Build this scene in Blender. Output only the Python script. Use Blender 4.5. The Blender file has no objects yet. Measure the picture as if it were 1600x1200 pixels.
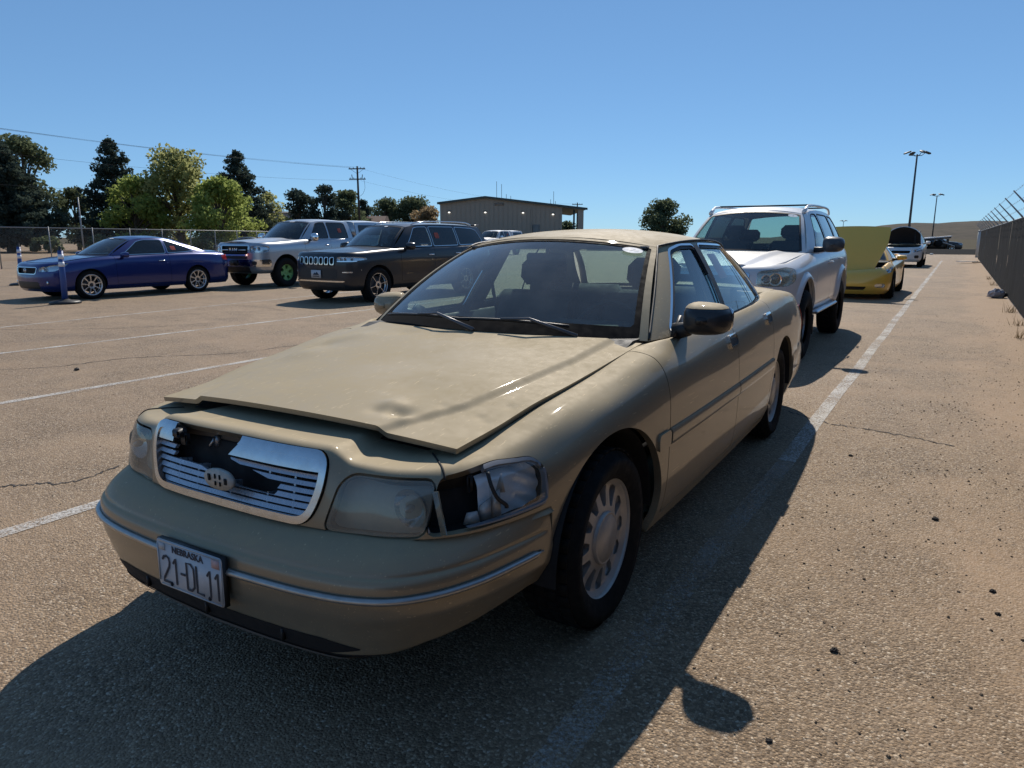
import bpy, math, random
import numpy as np
from mathutils import Vector, Matrix
random.seed(7); RNG = np.random.default_rng(7)
R = math.radians
scene = bpy.context.scene
COL = scene.collection

# ------------------------------------------------------------------ camera
cam_data = bpy.data.cameras.new('camera')
cam_data.sensor_fit = 'HORIZONTAL'; cam_data.sensor_width = 36.0
cam_data.lens = 1109.2 / 1600 * 36.0
cam_data.clip_start = 0.05; cam_data.clip_end = 6000
cam = bpy.data.objects.new('camera', cam_data)
cam.location = (0, 0, 1.397)
CAM_YAW = R(31.785)
cam.rotation_euler = (R(90 - 11.687), 0, CAM_YAW)
COL.objects.link(cam); scene.camera = cam

# ------------------------------------------------------------------ sky, sun, exposure
SUN_EL, SUN_AZ = R(42.4), R(20.7)          # elevation; azimuth measured from +Y towards -X
world = bpy.data.worlds.new('World'); scene.world = world; world.use_nodes = True
wn = world.node_tree.nodes; wl = world.node_tree.links
for n in list(wn): wn.remove(n)
sky = wn.new('ShaderNodeTexSky'); sky.sky_type = 'NISHITA'; sky.sun_disc = False
sky.sun_elevation = SUN_EL; sky.sun_rotation = -SUN_AZ
sky.altitude = 0; sky.air_density = 0.7; sky.dust_density = 0.0; sky.ozone_density = 4.0
bg = wn.new('ShaderNodeBackground'); bg.inputs['Strength'].default_value = 0.143
gam = wn.new('ShaderNodeGamma'); gam.inputs['Gamma'].default_value = 0.6            # film-like response of the whole sky
tin = wn.new('ShaderNodeVectorMath'); tin.operation = 'MULTIPLY'; tin.inputs[1].default_value = (.81, 1.20, 1.55)
wo = wn.new('ShaderNodeOutputWorld')
wl.new(sky.outputs[0], gam.inputs[0]); wl.new(gam.outputs[0], tin.inputs[0]); wl.new(tin.outputs[0], bg.inputs['Color']); wl.new(bg.outputs[0], wo.inputs[0])
sun_data = bpy.data.lights.new('sun', 'SUN'); sun_data.energy = 4.6; sun_data.angle = R(0.53)
sun_data.color = (1.0, 0.93, 0.83)
sun = bpy.data.objects.new('sun', sun_data); COL.objects.link(sun)
sd = Vector((-math.sin(SUN_AZ) * math.cos(SUN_EL), math.cos(SUN_AZ) * math.cos(SUN_EL), math.sin(SUN_EL)))
sun.rotation_euler = sd.to_track_quat('Z', 'Y').to_euler(); sun.location = (-8, 20, 30)
vs = scene.view_settings
vs.view_transform = 'Standard'; vs.look = 'None'; vs.exposure = 0.0; vs.gamma = 1.0; vs.use_curve_mapping = False
scene.render.engine = 'CYCLES'
try:
    scene.cycles.use_denoising = True; scene.cycles.max_bounces = 10; scene.cycles.transparent_max_bounces = 24
    scene.cycles.caustics_reflective = False; scene.cycles.caustics_refractive = False
    scene.cycles.sample_clamp_indirect = 6.0
except Exception: pass

# ------------------------------------------------------------------ tagging
def tag(o, label=None, cat=None, group=None, kind=None):
    if label: o['label'] = label
    if cat: o['category'] = cat
    if group: o['group'] = group
    if kind: o['kind'] = kind
    return o
def empty(name, loc=(0, 0, 0), rz=0, parent=None):
    o = bpy.data.objects.new(name, None); COL.objects.link(o)
    o.location = loc; o.rotation_euler = (0, 0, rz); o.parent = parent
    o.empty_display_size = 0.2
    return o
def thing(name, label, cat, loc=(0, 0, 0), rz=0, group=None):
    return tag(empty(name, loc, rz), label, cat, group)

# ------------------------------------------------------------------ surfaces: numpy meshes that can be cut along any implicit curve
class S:
    """P vertices (n,3); A per-vertex (s,t,nx,ny,nz); F list of polygons"""
    def __init__(self, P, F, A=None):
        self.P = np.asarray(P, float).reshape(-1, 3); self.F = F
        if A is None:
            A = np.zeros((len(self.P), 5)); A[:, 2:] = self.normals()
        self.A = A
    def normals(self):
        N = np.zeros_like(self.P)
        q = {}
        for f in self.F: q.setdefault(len(f), []).append(f)
        for k, fs in q.items():
            a = np.array(fs)
            if k < 3: continue
            if k == 4: n = np.cross(self.P[a[:, 2]] - self.P[a[:, 0]], self.P[a[:, 3]] - self.P[a[:, 1]])
            else: n = np.cross(self.P[a[:, 1]] - self.P[a[:, 0]], self.P[a[:, 2]] - self.P[a[:, 0]])
            for j in range(k): np.add.at(N, a[:, j], n)
        l = np.linalg.norm(N, axis=1, keepdims=True); l[l < 1e-12] = 1
        return N / l
    @property
    def N(self): return self.A[:, 2:]
    @property
    def s(self): return self.A[:, 0]
    @property
    def t(self): return self.A[:, 1]
    @property
    def x(self): return self.P[:, 0]
    @property
    def y(self): return self.P[:, 1]
    @property
    def z(self): return self.P[:, 2]
    def copy(self): return S(self.P.copy(), list(self.F), self.A.copy())
    def off(self, d):
        c = self.copy(); c.P = c.P + c.N * (d if np.isscalar(d) else np.asarray(d)[:, None]); return c
    def move(self, v): c = self.copy(); c.P = c.P + np.asarray(v, float); return c
    def renorm(self): self.A[:, 2:] = self.normals(); return self
    def mirror(self):
        P = self.P * [-1, 1, 1]; A = self.A * [-1, 1, -1, 1, 1]
        return S(P, [tuple(reversed(f)) for f in self.F], A)
    def both(self): return join([self, self.mirror()])
    def flip(self):
        A = self.A * [1, 1, -1, -1, -1]; return S(self.P, [tuple(reversed(f)) for f in self.F], A)
    def xf(self, M):
        M = np.array(M); P = self.P @ M[:3, :3].T + M[:3, 3]
        c = S(P, list(self.F), self.A.copy()); c.A[:, 2:] = self.N @ np.linalg.inv(M[:3, :3])
        l = np.linalg.norm(c.A[:, 2:], axis=1, keepdims=True); l[l < 1e-12] = 1; c.A[:, 2:] /= l
        return c
def join(L):
    P, A, F, n = [], [], [], 0
    for m in L:
        if m is None or len(m.P) == 0: continue
        P.append(m.P); A.append(m.A); F += [tuple(i + n for i in f) for f in m.F]; n += len(m.P)
    if not P: return S(np.zeros((0, 3)), [], np.zeros((0, 5)))
    return S(np.concatenate(P), F, np.concatenate(A))
def clip(m, f):
    """keep f >= 0"""
    if callable(f): f = f(m)
    f = np.asarray(f, float) + 1e-9
    pos = f >= 0
    newP, newA, cache, F = [], [], {}, []
    base = len(m.P); pl = pos.tolist(); fl = f.tolist()
    def cut(i, j):
        k = (i, j) if i < j else (j, i)
        if k in cache: return cache[k]
        a = fl[k[0]] / (fl[k[0]] - fl[k[1]])
        newP.append(m.P[k[0]] * (1 - a) + m.P[k[1]] * a); newA.append(m.A[k[0]] * (1 - a) + m.A[k[1]] * a)
        cache[k] = base + len(newP) - 1
        return cache[k]
    for face in m.F:
        ps = [pl[i] for i in face]
        if all(ps): F.append(face); continue
        if not any(ps): continue
        g = []
        for q, i in enumerate(face):
            j = face[(q + 1) % len(face)]
            if pl[i]: g.append(i)
            if pl[i] != pl[j]: g.append(cut(i, j))
        if len(g) >= 3: F.append(tuple(g))
    P = np.concatenate([m.P, np.array(newP).reshape(-1, 3)]); A = np.concatenate([m.A, np.array(newA).reshape(-1, 5)])
    used = np.zeros(len(P), bool)
    for g in F: used[list(g)] = True
    idx = np.cumsum(used) - 1; il = idx.tolist()
    return S(P[used], [tuple(il[i] for i in g) for g in F], A[used])
def hem(m, d, close=False):
    """fold the open border inwards by d so that panels show their thickness"""
    cnt = {}
    for f in m.F:
        for q, i in enumerate(f):
            j = f[(q + 1) % len(f)]; k = (i, j) if i < j else (j, i)
            cnt[k] = None if k in cnt else (i, j)
    E = [e for e in cnt.values() if e]
    if not E: return m
    vs_ = sorted({i for e in E for i in e}); mp = {v: q for q, v in enumerate(vs_)}
    a = np.array(vs_); P0 = m.P[a]; P1 = P0 - m.N[a] * d
    n = len(vs_)
    F = [(mp[j], mp[i], mp[i] + n, mp[j] + n) for i, j in E]
    h = S(np.concatenate([P0, P1]), F)
    return join([m, h])
def grid(P, flip=False, s=None, t=None):
    P = np.asarray(P, float); a, b = P.shape[:2]
    F = []
    for i in range(a - 1):
        for j in range(b - 1):
            q = (i * b + j, (i + 1) * b + j, (i + 1) * b + j + 1, i * b + j + 1)
            F.append(tuple(reversed(q)) if flip else q)
    m = S(P.reshape(-1, 3), F)
    if s is not None: m.A[:, 0] = np.broadcast_to(np.asarray(s, float), (a, b)).ravel()
    if t is not None: m.A[:, 1] = np.broadcast_to(np.asarray(t, float), (a, b)).ravel()
    return m
def poly_sdf(x, y, poly, r=0.0):
    """signed distance, positive inside, to a polygon grown/rounded by r"""
    x = np.asarray(x, float); y = np.asarray(y, float)
    d = np.full(x.shape, 1e9); ins = np.zeros(x.shape, bool)
    n = len(poly)
    for i in range(n):
        ax, ay = poly[i]; bx, by = poly[(i + 1) % n]
        ex, ey = bx - ax, by - ay; L = ex * ex + ey * ey + 1e-12
        h = np.clip(((x - ax) * ex + (y - ay) * ey) / L, 0, 1)
        d = np.minimum(d, (x - ax - ex * h) ** 2 + (y - ay - ey * h) ** 2)
        c = ((ay > y) != (by > y)) & (x < (bx - ax) * (y - ay) / (by - ay + 1e-12) + ax)
        ins ^= c
    d = np.sqrt(d)
    return np.where(ins, d, -d) + r
def rpoly(poly, r, n=5):
    """round the corners of a polygon by radius r"""
    out = []; N_ = len(poly)
    for i in range(N_):
        p0, p1, p2 = (np.array(poly[(i + k) % N_], float) for k in (-1, 0, 1))
        a, b = p0 - p1, p2 - p1; la, lb = np.linalg.norm(a), np.linalg.norm(b)
        q = min(r, la * .48, lb * .48)
        A, B = p1 + a / la * q, p1 + b / lb * q
        for k in range(n + 1):
            u = k / n; out.append(tuple((1 - u) ** 2 * A + 2 * u * (1 - u) * p1 + u * u * B))
    return out
def pch(keys):
    """monotone cubic through (x,v) keys"""
    k = sorted(keys); X = np.array([a for a, b in k], float); V = np.array([b for a, b in k], float)
    if len(X) == 1: return lambda x: np.full(np.shape(x), V[0])
    h = np.diff(X); d = np.diff(V) / h; m = np.zeros(len(X))
    m[0], m[-1] = d[0], d[-1]
    for i in range(1, len(X) - 1):
        if d[i - 1] * d[i] > 0:
            w1, w2 = 2 * h[i] + h[i - 1], h[i] + 2 * h[i - 1]
            m[i] = (w1 + w2) / (w1 / d[i - 1] + w2 / d[i])
    def f(x):
        x = np.clip(np.asarray(x, float), X[0], X[-1]); i = np.clip(np.searchsorted(X, x) - 1, 0, len(X) - 2)
        u = (x - X[i]) / h[i]
        return ((1 + 2 * u) * (1 - u) ** 2 * V[i] + u * (1 - u) ** 2 * h[i] * m[i] + u * u * (3 - 2 * u) * V[i + 1] + u * u * (u - 1) * h[i] * m[i + 1])
    return f
def crom(pts, n):
    """Catmull-Rom (centripetal knots) through points, n samples, even in arc length; returns points"""
    p = np.asarray(pts, float)
    ch = np.concatenate([[0], np.cumsum(np.sqrt(np.linalg.norm(np.diff(p, axis=0), axis=1)))])
    tt = np.linspace(0, ch[-1], max(n * 4, 60))
    m = np.zeros_like(p)
    for i in range(1, len(p) - 1):
        m[i] = ((p[i + 1] - p[i]) / (ch[i + 1] - ch[i]) * (ch[i] - ch[i - 1]) + (p[i] - p[i - 1]) / (ch[i] - ch[i - 1]) * (ch[i + 1] - ch[i])) / (ch[i + 1] - ch[i - 1])
    m[0] = (p[1] - p[0]) / (ch[1] - ch[0]); m[-1] = (p[-1] - p[-2]) / (ch[-1] - ch[-2])
    i = np.clip(np.searchsorted(ch, tt) - 1, 0, len(p) - 2); h = (ch[i + 1] - ch[i])[:, None]; u = ((tt - ch[i]) / (ch[i + 1] - ch[i]))[:, None]
    q = (1 + 2 * u) * (1 - u) ** 2 * p[i] + u * (1 - u) ** 2 * h * m[i] + u * u * (3 - 2 * u) * p[i + 1] + u * u * (u - 1) * h * m[i + 1]
    L = np.concatenate([[0], np.cumsum(np.linalg.norm(np.diff(q, axis=0), axis=1))])
    si = np.linspace(0, L[-1], n)
    return np.stack([np.interp(si, L, q[:, k]) for k in range(p.shape[1])], 1)
def loft(curves, m, flip=False):
    """curves: list of (n,3) arrays; smooth in the second direction -> grid (n, m)"""
    C_ = np.stack(curves, 1)                       # n,k,3
    n, k = C_.shape[:2]; tt = np.linspace(0, k - 1, m); i = np.clip(tt.astype(int), 0, k - 2); u = (tt - i)[None, :, None]
    M = np.zeros_like(C_); M[:, 1:-1] = (C_[:, 2:] - C_[:, :-2]) / 2; M[:, 0] = C_[:, 1] - C_[:, 0]; M[:, -1] = C_[:, -1] - C_[:, -2]
    # limit tangents to avoid overshoot
    for ax in range(3):
        d = np.diff(C_[:, :, ax], axis=1)
        lim = np.minimum(np.abs(d[:, :-1]), np.abs(d[:, 1:])) * 2.2
        s_ = np.sign(M[:, 1:-1, ax]); M[:, 1:-1, ax] = s_ * np.minimum(np.abs(M[:, 1:-1, ax]), lim)
    P = (1 + 2 * u) * (1 - u) ** 2 * C_[:, i] + u * (1 - u) ** 2 * M[:, i] + u * u * (3 - 2 * u) * C_[:, i + 1] + u * u * (u - 1) * M[:, i + 1]
    g = grid(P, flip)
    g.A[:, 1] = np.broadcast_to(tt[None, :], (n, m)).ravel()
    return g
def tube(path, r, k=6, caps=True):
    p = np.asarray(path, float); n = len(p)
    T = np.gradient(p, axis=0); T /= np.linalg.norm(T, axis=1, keepdims=True) + 1e-12
    up = np.array([0, 0, 1.0]) if abs(T[0, 2]) < .9 else np.array([1.0, 0, 0])
    V, F = [], []
    rr = np.broadcast_to(np.asarray(r, float), (n,))
    for i in range(n):
        a = np.cross(T[i], up); a /= np.linalg.norm(a) + 1e-12; b = np.cross(a, T[i]); up = b
        for j in range(k):
            th = 2 * math.pi * j / k; V.append(p[i] + rr[i] * (a * math.cos(th) + b * math.sin(th)))
    for i in range(n - 1):
        for j in range(k): F.append((i * k + j, i * k + (j + 1) % k, (i + 1) * k + (j + 1) % k, (i + 1) * k + j))
    if caps: F.append(tuple(reversed(range(k)))); F.append(tuple(range((n - 1) * k, n * k)))
    return S(np.array(V), F)
def box(c, d, rz=0, bev=0.0):
    x, y, z = (v / 2 for v in d)
    if bev <= 0:
        V = [(-x, -y, -z), (x, -y, -z), (x, y, -z), (-x, y, -z), (-x, -y, z), (x, -y, z), (x, y, z), (-x, y, z)]
        F = [(3, 2, 1, 0), (4, 5, 6, 7), (0, 1, 5, 4), (1, 2, 6, 5), (2, 3, 7, 6), (3, 0, 4, 7)]
    else:
        b = min(bev, x * .95, y * .95, z * .95); V = []; F = []; idx = {}
        for sx in (-1, 1):
            for sy in (-1, 1):
                for sz in (-1, 1):
                    for ax in range(3):
                        p = [sx * (x - b), sy * (y - b), sz * (z - b)]; p[ax] = (sx * x, sy * y, sz * z)[ax]
                        idx[sx, sy, sz, ax] = len(V); V.append(p)
        g = idx
        for s_ in (-1, 1):
            def q(l): F.append(tuple(l if s_ > 0 else reversed(l)))
            q([g[s_, -1, -1, 0], g[s_, 1, -1, 0], g[s_, 1, 1, 0], g[s_, -1, 1, 0]])
            q([g[-1, s_, -1, 1], g[-1, s_, 1, 1], g[1, s_, 1, 1], g[1, s_, -1, 1]])
            q([g[-1, -1, s_, 2], g[1, -1, s_, 2], g[1, 1, s_, 2], g[-1, 1, s_, 2]])
            for s2 in (-1, 1):
                F.append((g[s_, s2, -1, 0], g[s_, s2, 1, 0], g[s_, s2, 1, 1], g[s_, s2, -1, 1])[::1 if s_ * s2 > 0 else -1])
                F.append((g[s_, -1, s2, 0], g[s_, 1, s2, 0], g[s_, 1, s2, 2], g[s_, -1, s2, 2])[::1 if s_ * s2 < 0 else -1] if False else (g[s_, -1, s2, 0], g[s_, 1, s2, 0], g[s_, 1, s2, 2], g[s_, -1, s2, 2])[::1 if s_ * s2 > 0 else -1])
                F.append((g[-1, s_, s2, 1], g[1, s_, s2, 1], g[1, s_, s2, 2], g[-1, s_, s2, 2])[::1 if s_ * s2 < 0 else -1])
                for s3 in (-1, 1):
                    t_ = (g[s_, s2, s3, 0], g[s_, s2, s3, 1], g[s_, s2, s3, 2]); F.append(t_ if s_ * s2 * s3 > 0 else t_[::-1])
    V = np.array(V, float)
    if rz:
        c_, s_ = math.cos(rz), math.sin(rz); V = V @ np.array([[c_, s_, 0], [-s_, c_, 0], [0, 0, 1]])
    return S(V + np.asarray(c, float), F)
def lathe(prof, k=32, axis='z'):
    """prof: (r, h) list revolved about an axis"""
    V, F = [], []; n = len(prof)
    for j in range(k):
        th = 2 * math.pi * j / k; c, s_ = math.cos(th), math.sin(th)
        for r, h in prof:
            V.append((r * c, r * s_, h) if axis == 'z' else ((h, r * c, r * s_) if axis == 'x' else (r * s_, h, r * c)))
    for j in range(k):
        for i in range(n - 1):
            a, b = j * n + i, ((j + 1) % k) * n + i
            F.append((a, b, b + 1, a + 1))
    return S(np.array(V, float), F)
def prism(poly, h0, h1, axis='z'):
    n = len(poly)
    def v(p, h): return (p[0], p[1], h) if axis == 'z' else ((h, p[0], p[1]) if axis == 'x' else (p[0], h, p[1]))
    V = [v(p, h0) for p in poly] + [v(p, h1) for p in poly]
    F = [tuple(reversed(range(n))), tuple(range(n, 2 * n))] + [(i, (i + 1) % n, n + (i + 1) % n, n + i) for i in range(n)]
    return S(np.array(V, float), F)
def ball(c, r, k=12, m=8):
    prof = [(math.sin(math.pi * i / m) * 1.0, -math.cos(math.pi * i / m)) for i in range(m + 1)]
    b = lathe(prof, k); b.P = b.P * np.asarray(r, float) + np.asarray(c, float); return b.renorm()
def islands(m):
    """connected pieces (vertices at one place count as one)"""
    key = {}; rep = np.zeros(len(m.P), int); r = np.round(m.P, 6)
    for i, k in enumerate(map(tuple, r.tolist())): rep[i] = key.setdefault(k, i)
    par = list(range(len(m.P)))
    def fnd(a):
        while par[a] != a: par[a] = par[par[a]]; a = par[a]
        return a
    for f in m.F:
        a = fnd(rep[f[0]])
        for i in f[1:]: par[fnd(rep[i])] = a
    g = {}
    for f in m.F: g.setdefault(fnd(rep[f[0]]), []).append(f)
    out = []
    for fs in g.values():
        ids = sorted({i for f in fs for i in f}); mp = {v: k for k, v in enumerate(ids)}
        out.append(S(m.P[ids], [tuple(mp[i] for i in f) for f in fs], m.A[ids]))
    return out
SPLIT = {'grille_top_bar', 'grille_bar', 'grille_rib', 'slot_rib', 'window_trim', 'side_molding', 'plate_bolt', 'emblem_hole', 'sticker_print', 'broken_shard', 'seat_belt', 'roof_seam', 'grille_crossbar', 'landing_leg', 'brace', 'plate_rim', 'plate_print', 'loose_tab', 'grille_slot', 'window_rubber', 'windshield_border'}
def obj(name, m, mat, parent=None, smooth=True, loc=None):
    if isinstance(m, (list, tuple)): m = join(m)
    if name in SPLIT:
        isl = islands(m)
        if len(isl) > 1:
            for q in isl[1:]: _obj(name, q, mat, parent, smooth, loc)
            return _obj(name, isl[0], mat, parent, smooth, loc)
    return _obj(name, m, mat, parent, smooth, loc)
def _obj(name, m, mat, parent=None, smooth=True, loc=None):
    me = bpy.data.meshes.new(name)
    me.from_pydata(m.P.tolist(), [], [tuple(f) for f in m.F])
    if smooth: me.polygons.foreach_set('use_smooth', np.ones(len(me.polygons), bool))
    me.validate(); me.update()
    o = bpy.data.objects.new(name, me); COL.objects.link(o); o.parent = parent
    if loc is not None: o.location = loc
    if mat is not None: me.materials.append(mat)
    return o
def copy_tree(o, parent=None):
    c = o.copy(); COL.objects.link(c); c.parent = parent
    for ch in o.children: copy_tree(ch, c)
    return c
def text_surf(txt, size, font_scale_x=1.0, extrude=0.0, shear=0.0, bold=0.0):
    """lettering as a mesh in the XY plane, centred on the origin"""
    cu = bpy.data.curves.new('lettering', 'FONT'); cu.body = txt; cu.size = size; cu.align_x = 'CENTER'; cu.align_y = 'CENTER'
    cu.extrude = extrude; cu.shear = shear; cu.offset = bold; cu.resolution_u = 3
    o = bpy.data.objects.new('lettering', cu); COL.objects.link(o)
    dg = bpy.context.evaluated_depsgraph_get(); me = o.evaluated_get(dg).to_mesh()
    P = np.array([v.co[:] for v in me.vertices]).reshape(-1, 3); F = [tuple(p.vertices) for p in me.polygons]
    o.evaluated_get(dg).to_mesh_clear(); bpy.data.objects.remove(o); bpy.data.curves.remove(cu)
    P[:, 0] *= font_scale_x
    return S(P, F)
# ------------------------------------------------------------------ materials
class NT:
    def __init__(self, name):
        self.m = bpy.data.materials.new(name); self.m.use_nodes = True
        self.t = self.m.node_tree; self.n = self.t.nodes; self.l = self.t.links
        for q in list(self.n): self.n.remove(q)
        self.out = self.n.new('ShaderNodeOutputMaterial')
        self._c = None
    def add(self, typ, **kw):
        q = self.n.new(typ)
        for k, v in kw.items():
            if k in q.inputs.keys() if isinstance(k, str) else False: pass
            setattr(q, k, v)
        return q
    def set(self, node, **kw):
        for k, v in kw.items():
            i = node.inputs[k.replace('_', ' ')] if k.replace('_', ' ') in node.inputs else node.inputs[k]
            if isinstance(v, bpy.types.NodeSocket): self.l.new(v, i)
            else: i.default_value = v
        return node
    def coord(self):
        if self._c is None:
            tc = self.n.new('ShaderNodeTexCoord'); self._c = tc.outputs['Object']
        return self._c
    def noise(self, scale, detail=4, rough=.55, dim=None, vec=None, dist=0):
        q = self.n.new('ShaderNodeTexNoise'); q.inputs['Scale'].default_value = scale; q.inputs['Detail'].default_value = detail
        q.inputs['Roughness'].default_value = rough; q.inputs['Distortion'].default_value = dist
        self.l.new(vec or self.coord(), q.inputs['Vector']); return q.outputs['Fac']
    def voro(self, scale, feature='F1', out='Distance', vec=None, rnd=1.0):
        q = self.n.new('ShaderNodeTexVoronoi'); q.feature = feature; q.inputs['Scale'].default_value = scale
        q.inputs['Randomness'].default_value = rnd
        self.l.new(vec or self.coord(), q.inputs['Vector']); return q.outputs[out]
    def ramp(self, fac, stops, interp='LINEAR'):
        q = self.n.new('ShaderNodeValToRGB'); q.color_ramp.interpolation = interp
        e = q.color_ramp.elements
        while len(e) < len(stops): e.new(.5)
        for k, (p, c) in enumerate(stops):
            e[k].position = p; e[k].color = (*c, 1) if len(c) == 3 else c
        self.l.new(fac, q.inputs['Fac']); return q.outputs['Color']
    def rng(self, v, a, b, c=0., d=1., clamp=True):
        q = self.n.new('ShaderNodeMapRange'); q.clamp = clamp
        self.l.new(v, q.inputs[0])
        for k, x in enumerate((a, b, c, d)): q.inputs[k + 1].default_value = x
        return q.outputs[0]
    def math(self, op, a, b=None):
        q = self.n.new('ShaderNodeMath'); q.operation = op
        for k, x in enumerate((a, b)):
            if x is None: continue
            if isinstance(x, bpy.types.NodeSocket): self.l.new(x, q.inputs[k])
            else: q.inputs[k].default_value = x
        return q.outputs[0]
    def mix(self, fac, a, b, blend='MIX'):
        q = self.n.new('ShaderNodeMix'); q.data_type = 'RGBA'; q.blend_type = blend
        for k, x in ((0, fac), (6, a), (7, b)):
            if isinstance(x, bpy.types.NodeSocket): self.l.new(x, q.inputs[k])
            else: q.inputs[k].default_value = (*x, 1) if isinstance(x, (tuple, list)) and len(x) == 3 else x
        return q.outputs[2]
    def bump(self, h, strength=.3, dist=.01, normal=None):
        q = self.n.new('ShaderNodeBump'); q.inputs['Strength'].default_value = strength; q.inputs['Distance'].default_value = dist
        self.l.new(h, q.inputs['Height'])
        if normal is not None: self.l.new(normal, q.inputs['Normal'])
        return q.outputs[0]
    def sep(self, v=None):
        q = self.n.new('ShaderNodeSeparateXYZ'); self.l.new(v or self.coord(), q.inputs[0]); return q.outputs
    def scaled(self, sx, sy, sz):
        q = self.n.new('ShaderNodeMapping'); q.inputs['Scale'].default_value = (sx, sy, sz); self.l.new(self.coord(), q.inputs[0]); return q.outputs[0]
    def principled(self, **kw):
        q = self.n.new('ShaderNodeBsdfPrincipled')
        for k, v in kw.items():
            i = q.inputs[k.replace('_', ' ')]
            if isinstance(v, bpy.types.NodeSocket): self.l.new(v, i)
            elif isinstance(v, (tuple, list)) and len(v) == 3: i.default_value = (*v, 1) if i.type == 'RGBA' else v
            else: i.default_value = v
        return q
    def done(self, sh):
        self.l.new(sh.outputs[0] if hasattr(sh, 'outputs') else sh, self.out.inputs['Surface']); return self.m
MATS = {}
def simple(name, col, rough=.5, metal=0., coat=0., var=.12, nscale=9., bump=0., bscale=60., spec=.5):
    if name in MATS: return MATS[name]
    t = NT(name); n = t.noise(nscale, 5)
    c = t.mix(n, tuple(x * (1 - var) for x in col), tuple(min(1, x * (1 + var)) for x in col))
    kw = dict(Base_Color=c, Roughness=t.rng(t.noise(nscale * 2.3), .3, .7, max(.02, rough * .85), min(1, rough * 1.15)), Metallic=metal, Coat_Weight=coat, Coat_Roughness=.08)
    kw['Specular_IOR_Level'] = spec
    if bump: kw['Normal'] = t.bump(t.noise(bscale), bump, .004)
    MATS[name] = t.done(t.principled(**kw)); return MATS[name]
def paint(name, col, rough=.3, metal=.4, coat=.6, dust=.35, dustcol=(.34, .29, .23), coat_rough=.08):
    """car paint with road dust lying on upward faces and in streaks"""
    if name in MATS: return MATS[name]
    t = NT(name)
    fl = t.noise(900, 2); base = t.mix(t.rng(fl, .35, .65), tuple(x * .92 for x in col), tuple(min(1, x * 1.08) for x in col))
    g = t.n.new('ShaderNodeNewGeometry'); nz = t.sep(g.outputs['Normal'])[2]
    big = t.noise(3.1, 6, .6); fine = t.noise(26, 5, .65)
    d = t.math('MULTIPLY', t.rng(big, .25, .75, .78, 1.), t.rng(fine, .3, .75, .84, 1.))
    up = t.rng(nz, .15, .8, .10, 1.)
    fac = t.math('MULTIPLY', t.math('MULTIPLY', d, up), dust)
    z = t.sep()[2]; low = t.rng(z, .5, .15, 0., dust * .8); fac = t.math('MAXIMUM', fac, t.math('MULTIPLY', low, t.rng(fine, .2, .7, .4, 1.)))
    c = t.mix(fac, base, dustcol)
    vc = t.voro(38, 'F1', 'Distance'); chip = t.math('MULTIPLY', t.rng(vc, .035, .055, 1, 0), t.rng(t.noise(1.9, 3), .58, .64)); c = t.mix(t.math('MULTIPLY', chip, .8 if dust > .3 else .0), c, (.55, .53, .5))
    sc = t.n.new('ShaderNodeTexNoise'); sc.inputs['Scale'].default_value = 5.0; sc.inputs['Detail'].default_value = 8; t.l.new(t.scaled(30, 1.2, 30), sc.inputs['Vector']); c = t.mix(t.rng(sc.outputs['Fac'], .66, .70, 0, .30 if dust > .3 else .0), c, tuple(min(1, v * 1.7) for v in dustcol))
    rg = t.rng(fac, 0, .8, rough, .9)
    cw = t.rng(fac, 0, .55, coat, 0.0)
    p = t.principled(Base_Color=c, Roughness=rg, Metallic=t.math('MULTIPLY', t.rng(fac, 0, .6, 1, 0), metal), Coat_Weight=cw, Coat_Roughness=coat_rough, Specular_IOR_Level=t.rng(fac, 0, .55, .5, .04),
                     Normal=t.bump(t.noise(2.2, 2), .04, .02))
    MATS[name] = t.done(p); return MATS[name]
def glass(name, tint=(.55, .62, .60), haze=.05, rough=.0, refl=1.0, dustcol=(.5, .5, .48)):
    """thin automotive pane: tinted see-through, Fresnel mirror, a film of dust"""
    if name in MATS: return MATS[name]
    t = NT(name)
    tr = t.n.new('ShaderNodeBsdfTransparent'); tr.inputs[0].default_value = (*tint, 1)
    gl = t.n.new('ShaderNodeBsdfGlossy'); gl.inputs['Roughness'].default_value = max(rough, .015); gl.inputs[0].default_value = (refl, refl, refl, 1)
    df = t.n.new('ShaderNodeBsdfDiffuse'); df.inputs[0].default_value = (*dustcol, 1)
    lw = t.n.new('ShaderNodeLayerWeight'); lw.inputs['Blend'].default_value = .5       # Schlick, the same from both faces of the pane
    f2 = t.rng(t.math('POWER', lw.outputs['Facing'], 4.6), 0, 1, .07, 1.0)
    m1 = t.n.new('ShaderNodeMixShader'); t.l.new(f2, m1.inputs[0]); t.l.new(tr.outputs[0], m1.inputs[1]); t.l.new(gl.outputs[0], m1.inputs[2])
    m2 = t.n.new('ShaderNodeMixShader'); t.l.new(t.math('MULTIPLY', t.rng(t.noise(4.5, 6, .65), .2, .85, .25, 1.), haze), m2.inputs[0]); t.l.new(m1.outputs[0], m2.inputs[1]); t.l.new(df.outputs[0], m2.inputs[2])
    MATS[name] = t.done(m2); return MATS[name]
def clear_lens(name, tint=(.9, .92, .93), haze=.06, dustcol=(.55, .52, .42)):
    return glass(name, tint, haze, .02, 1.0, dustcol)

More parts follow.
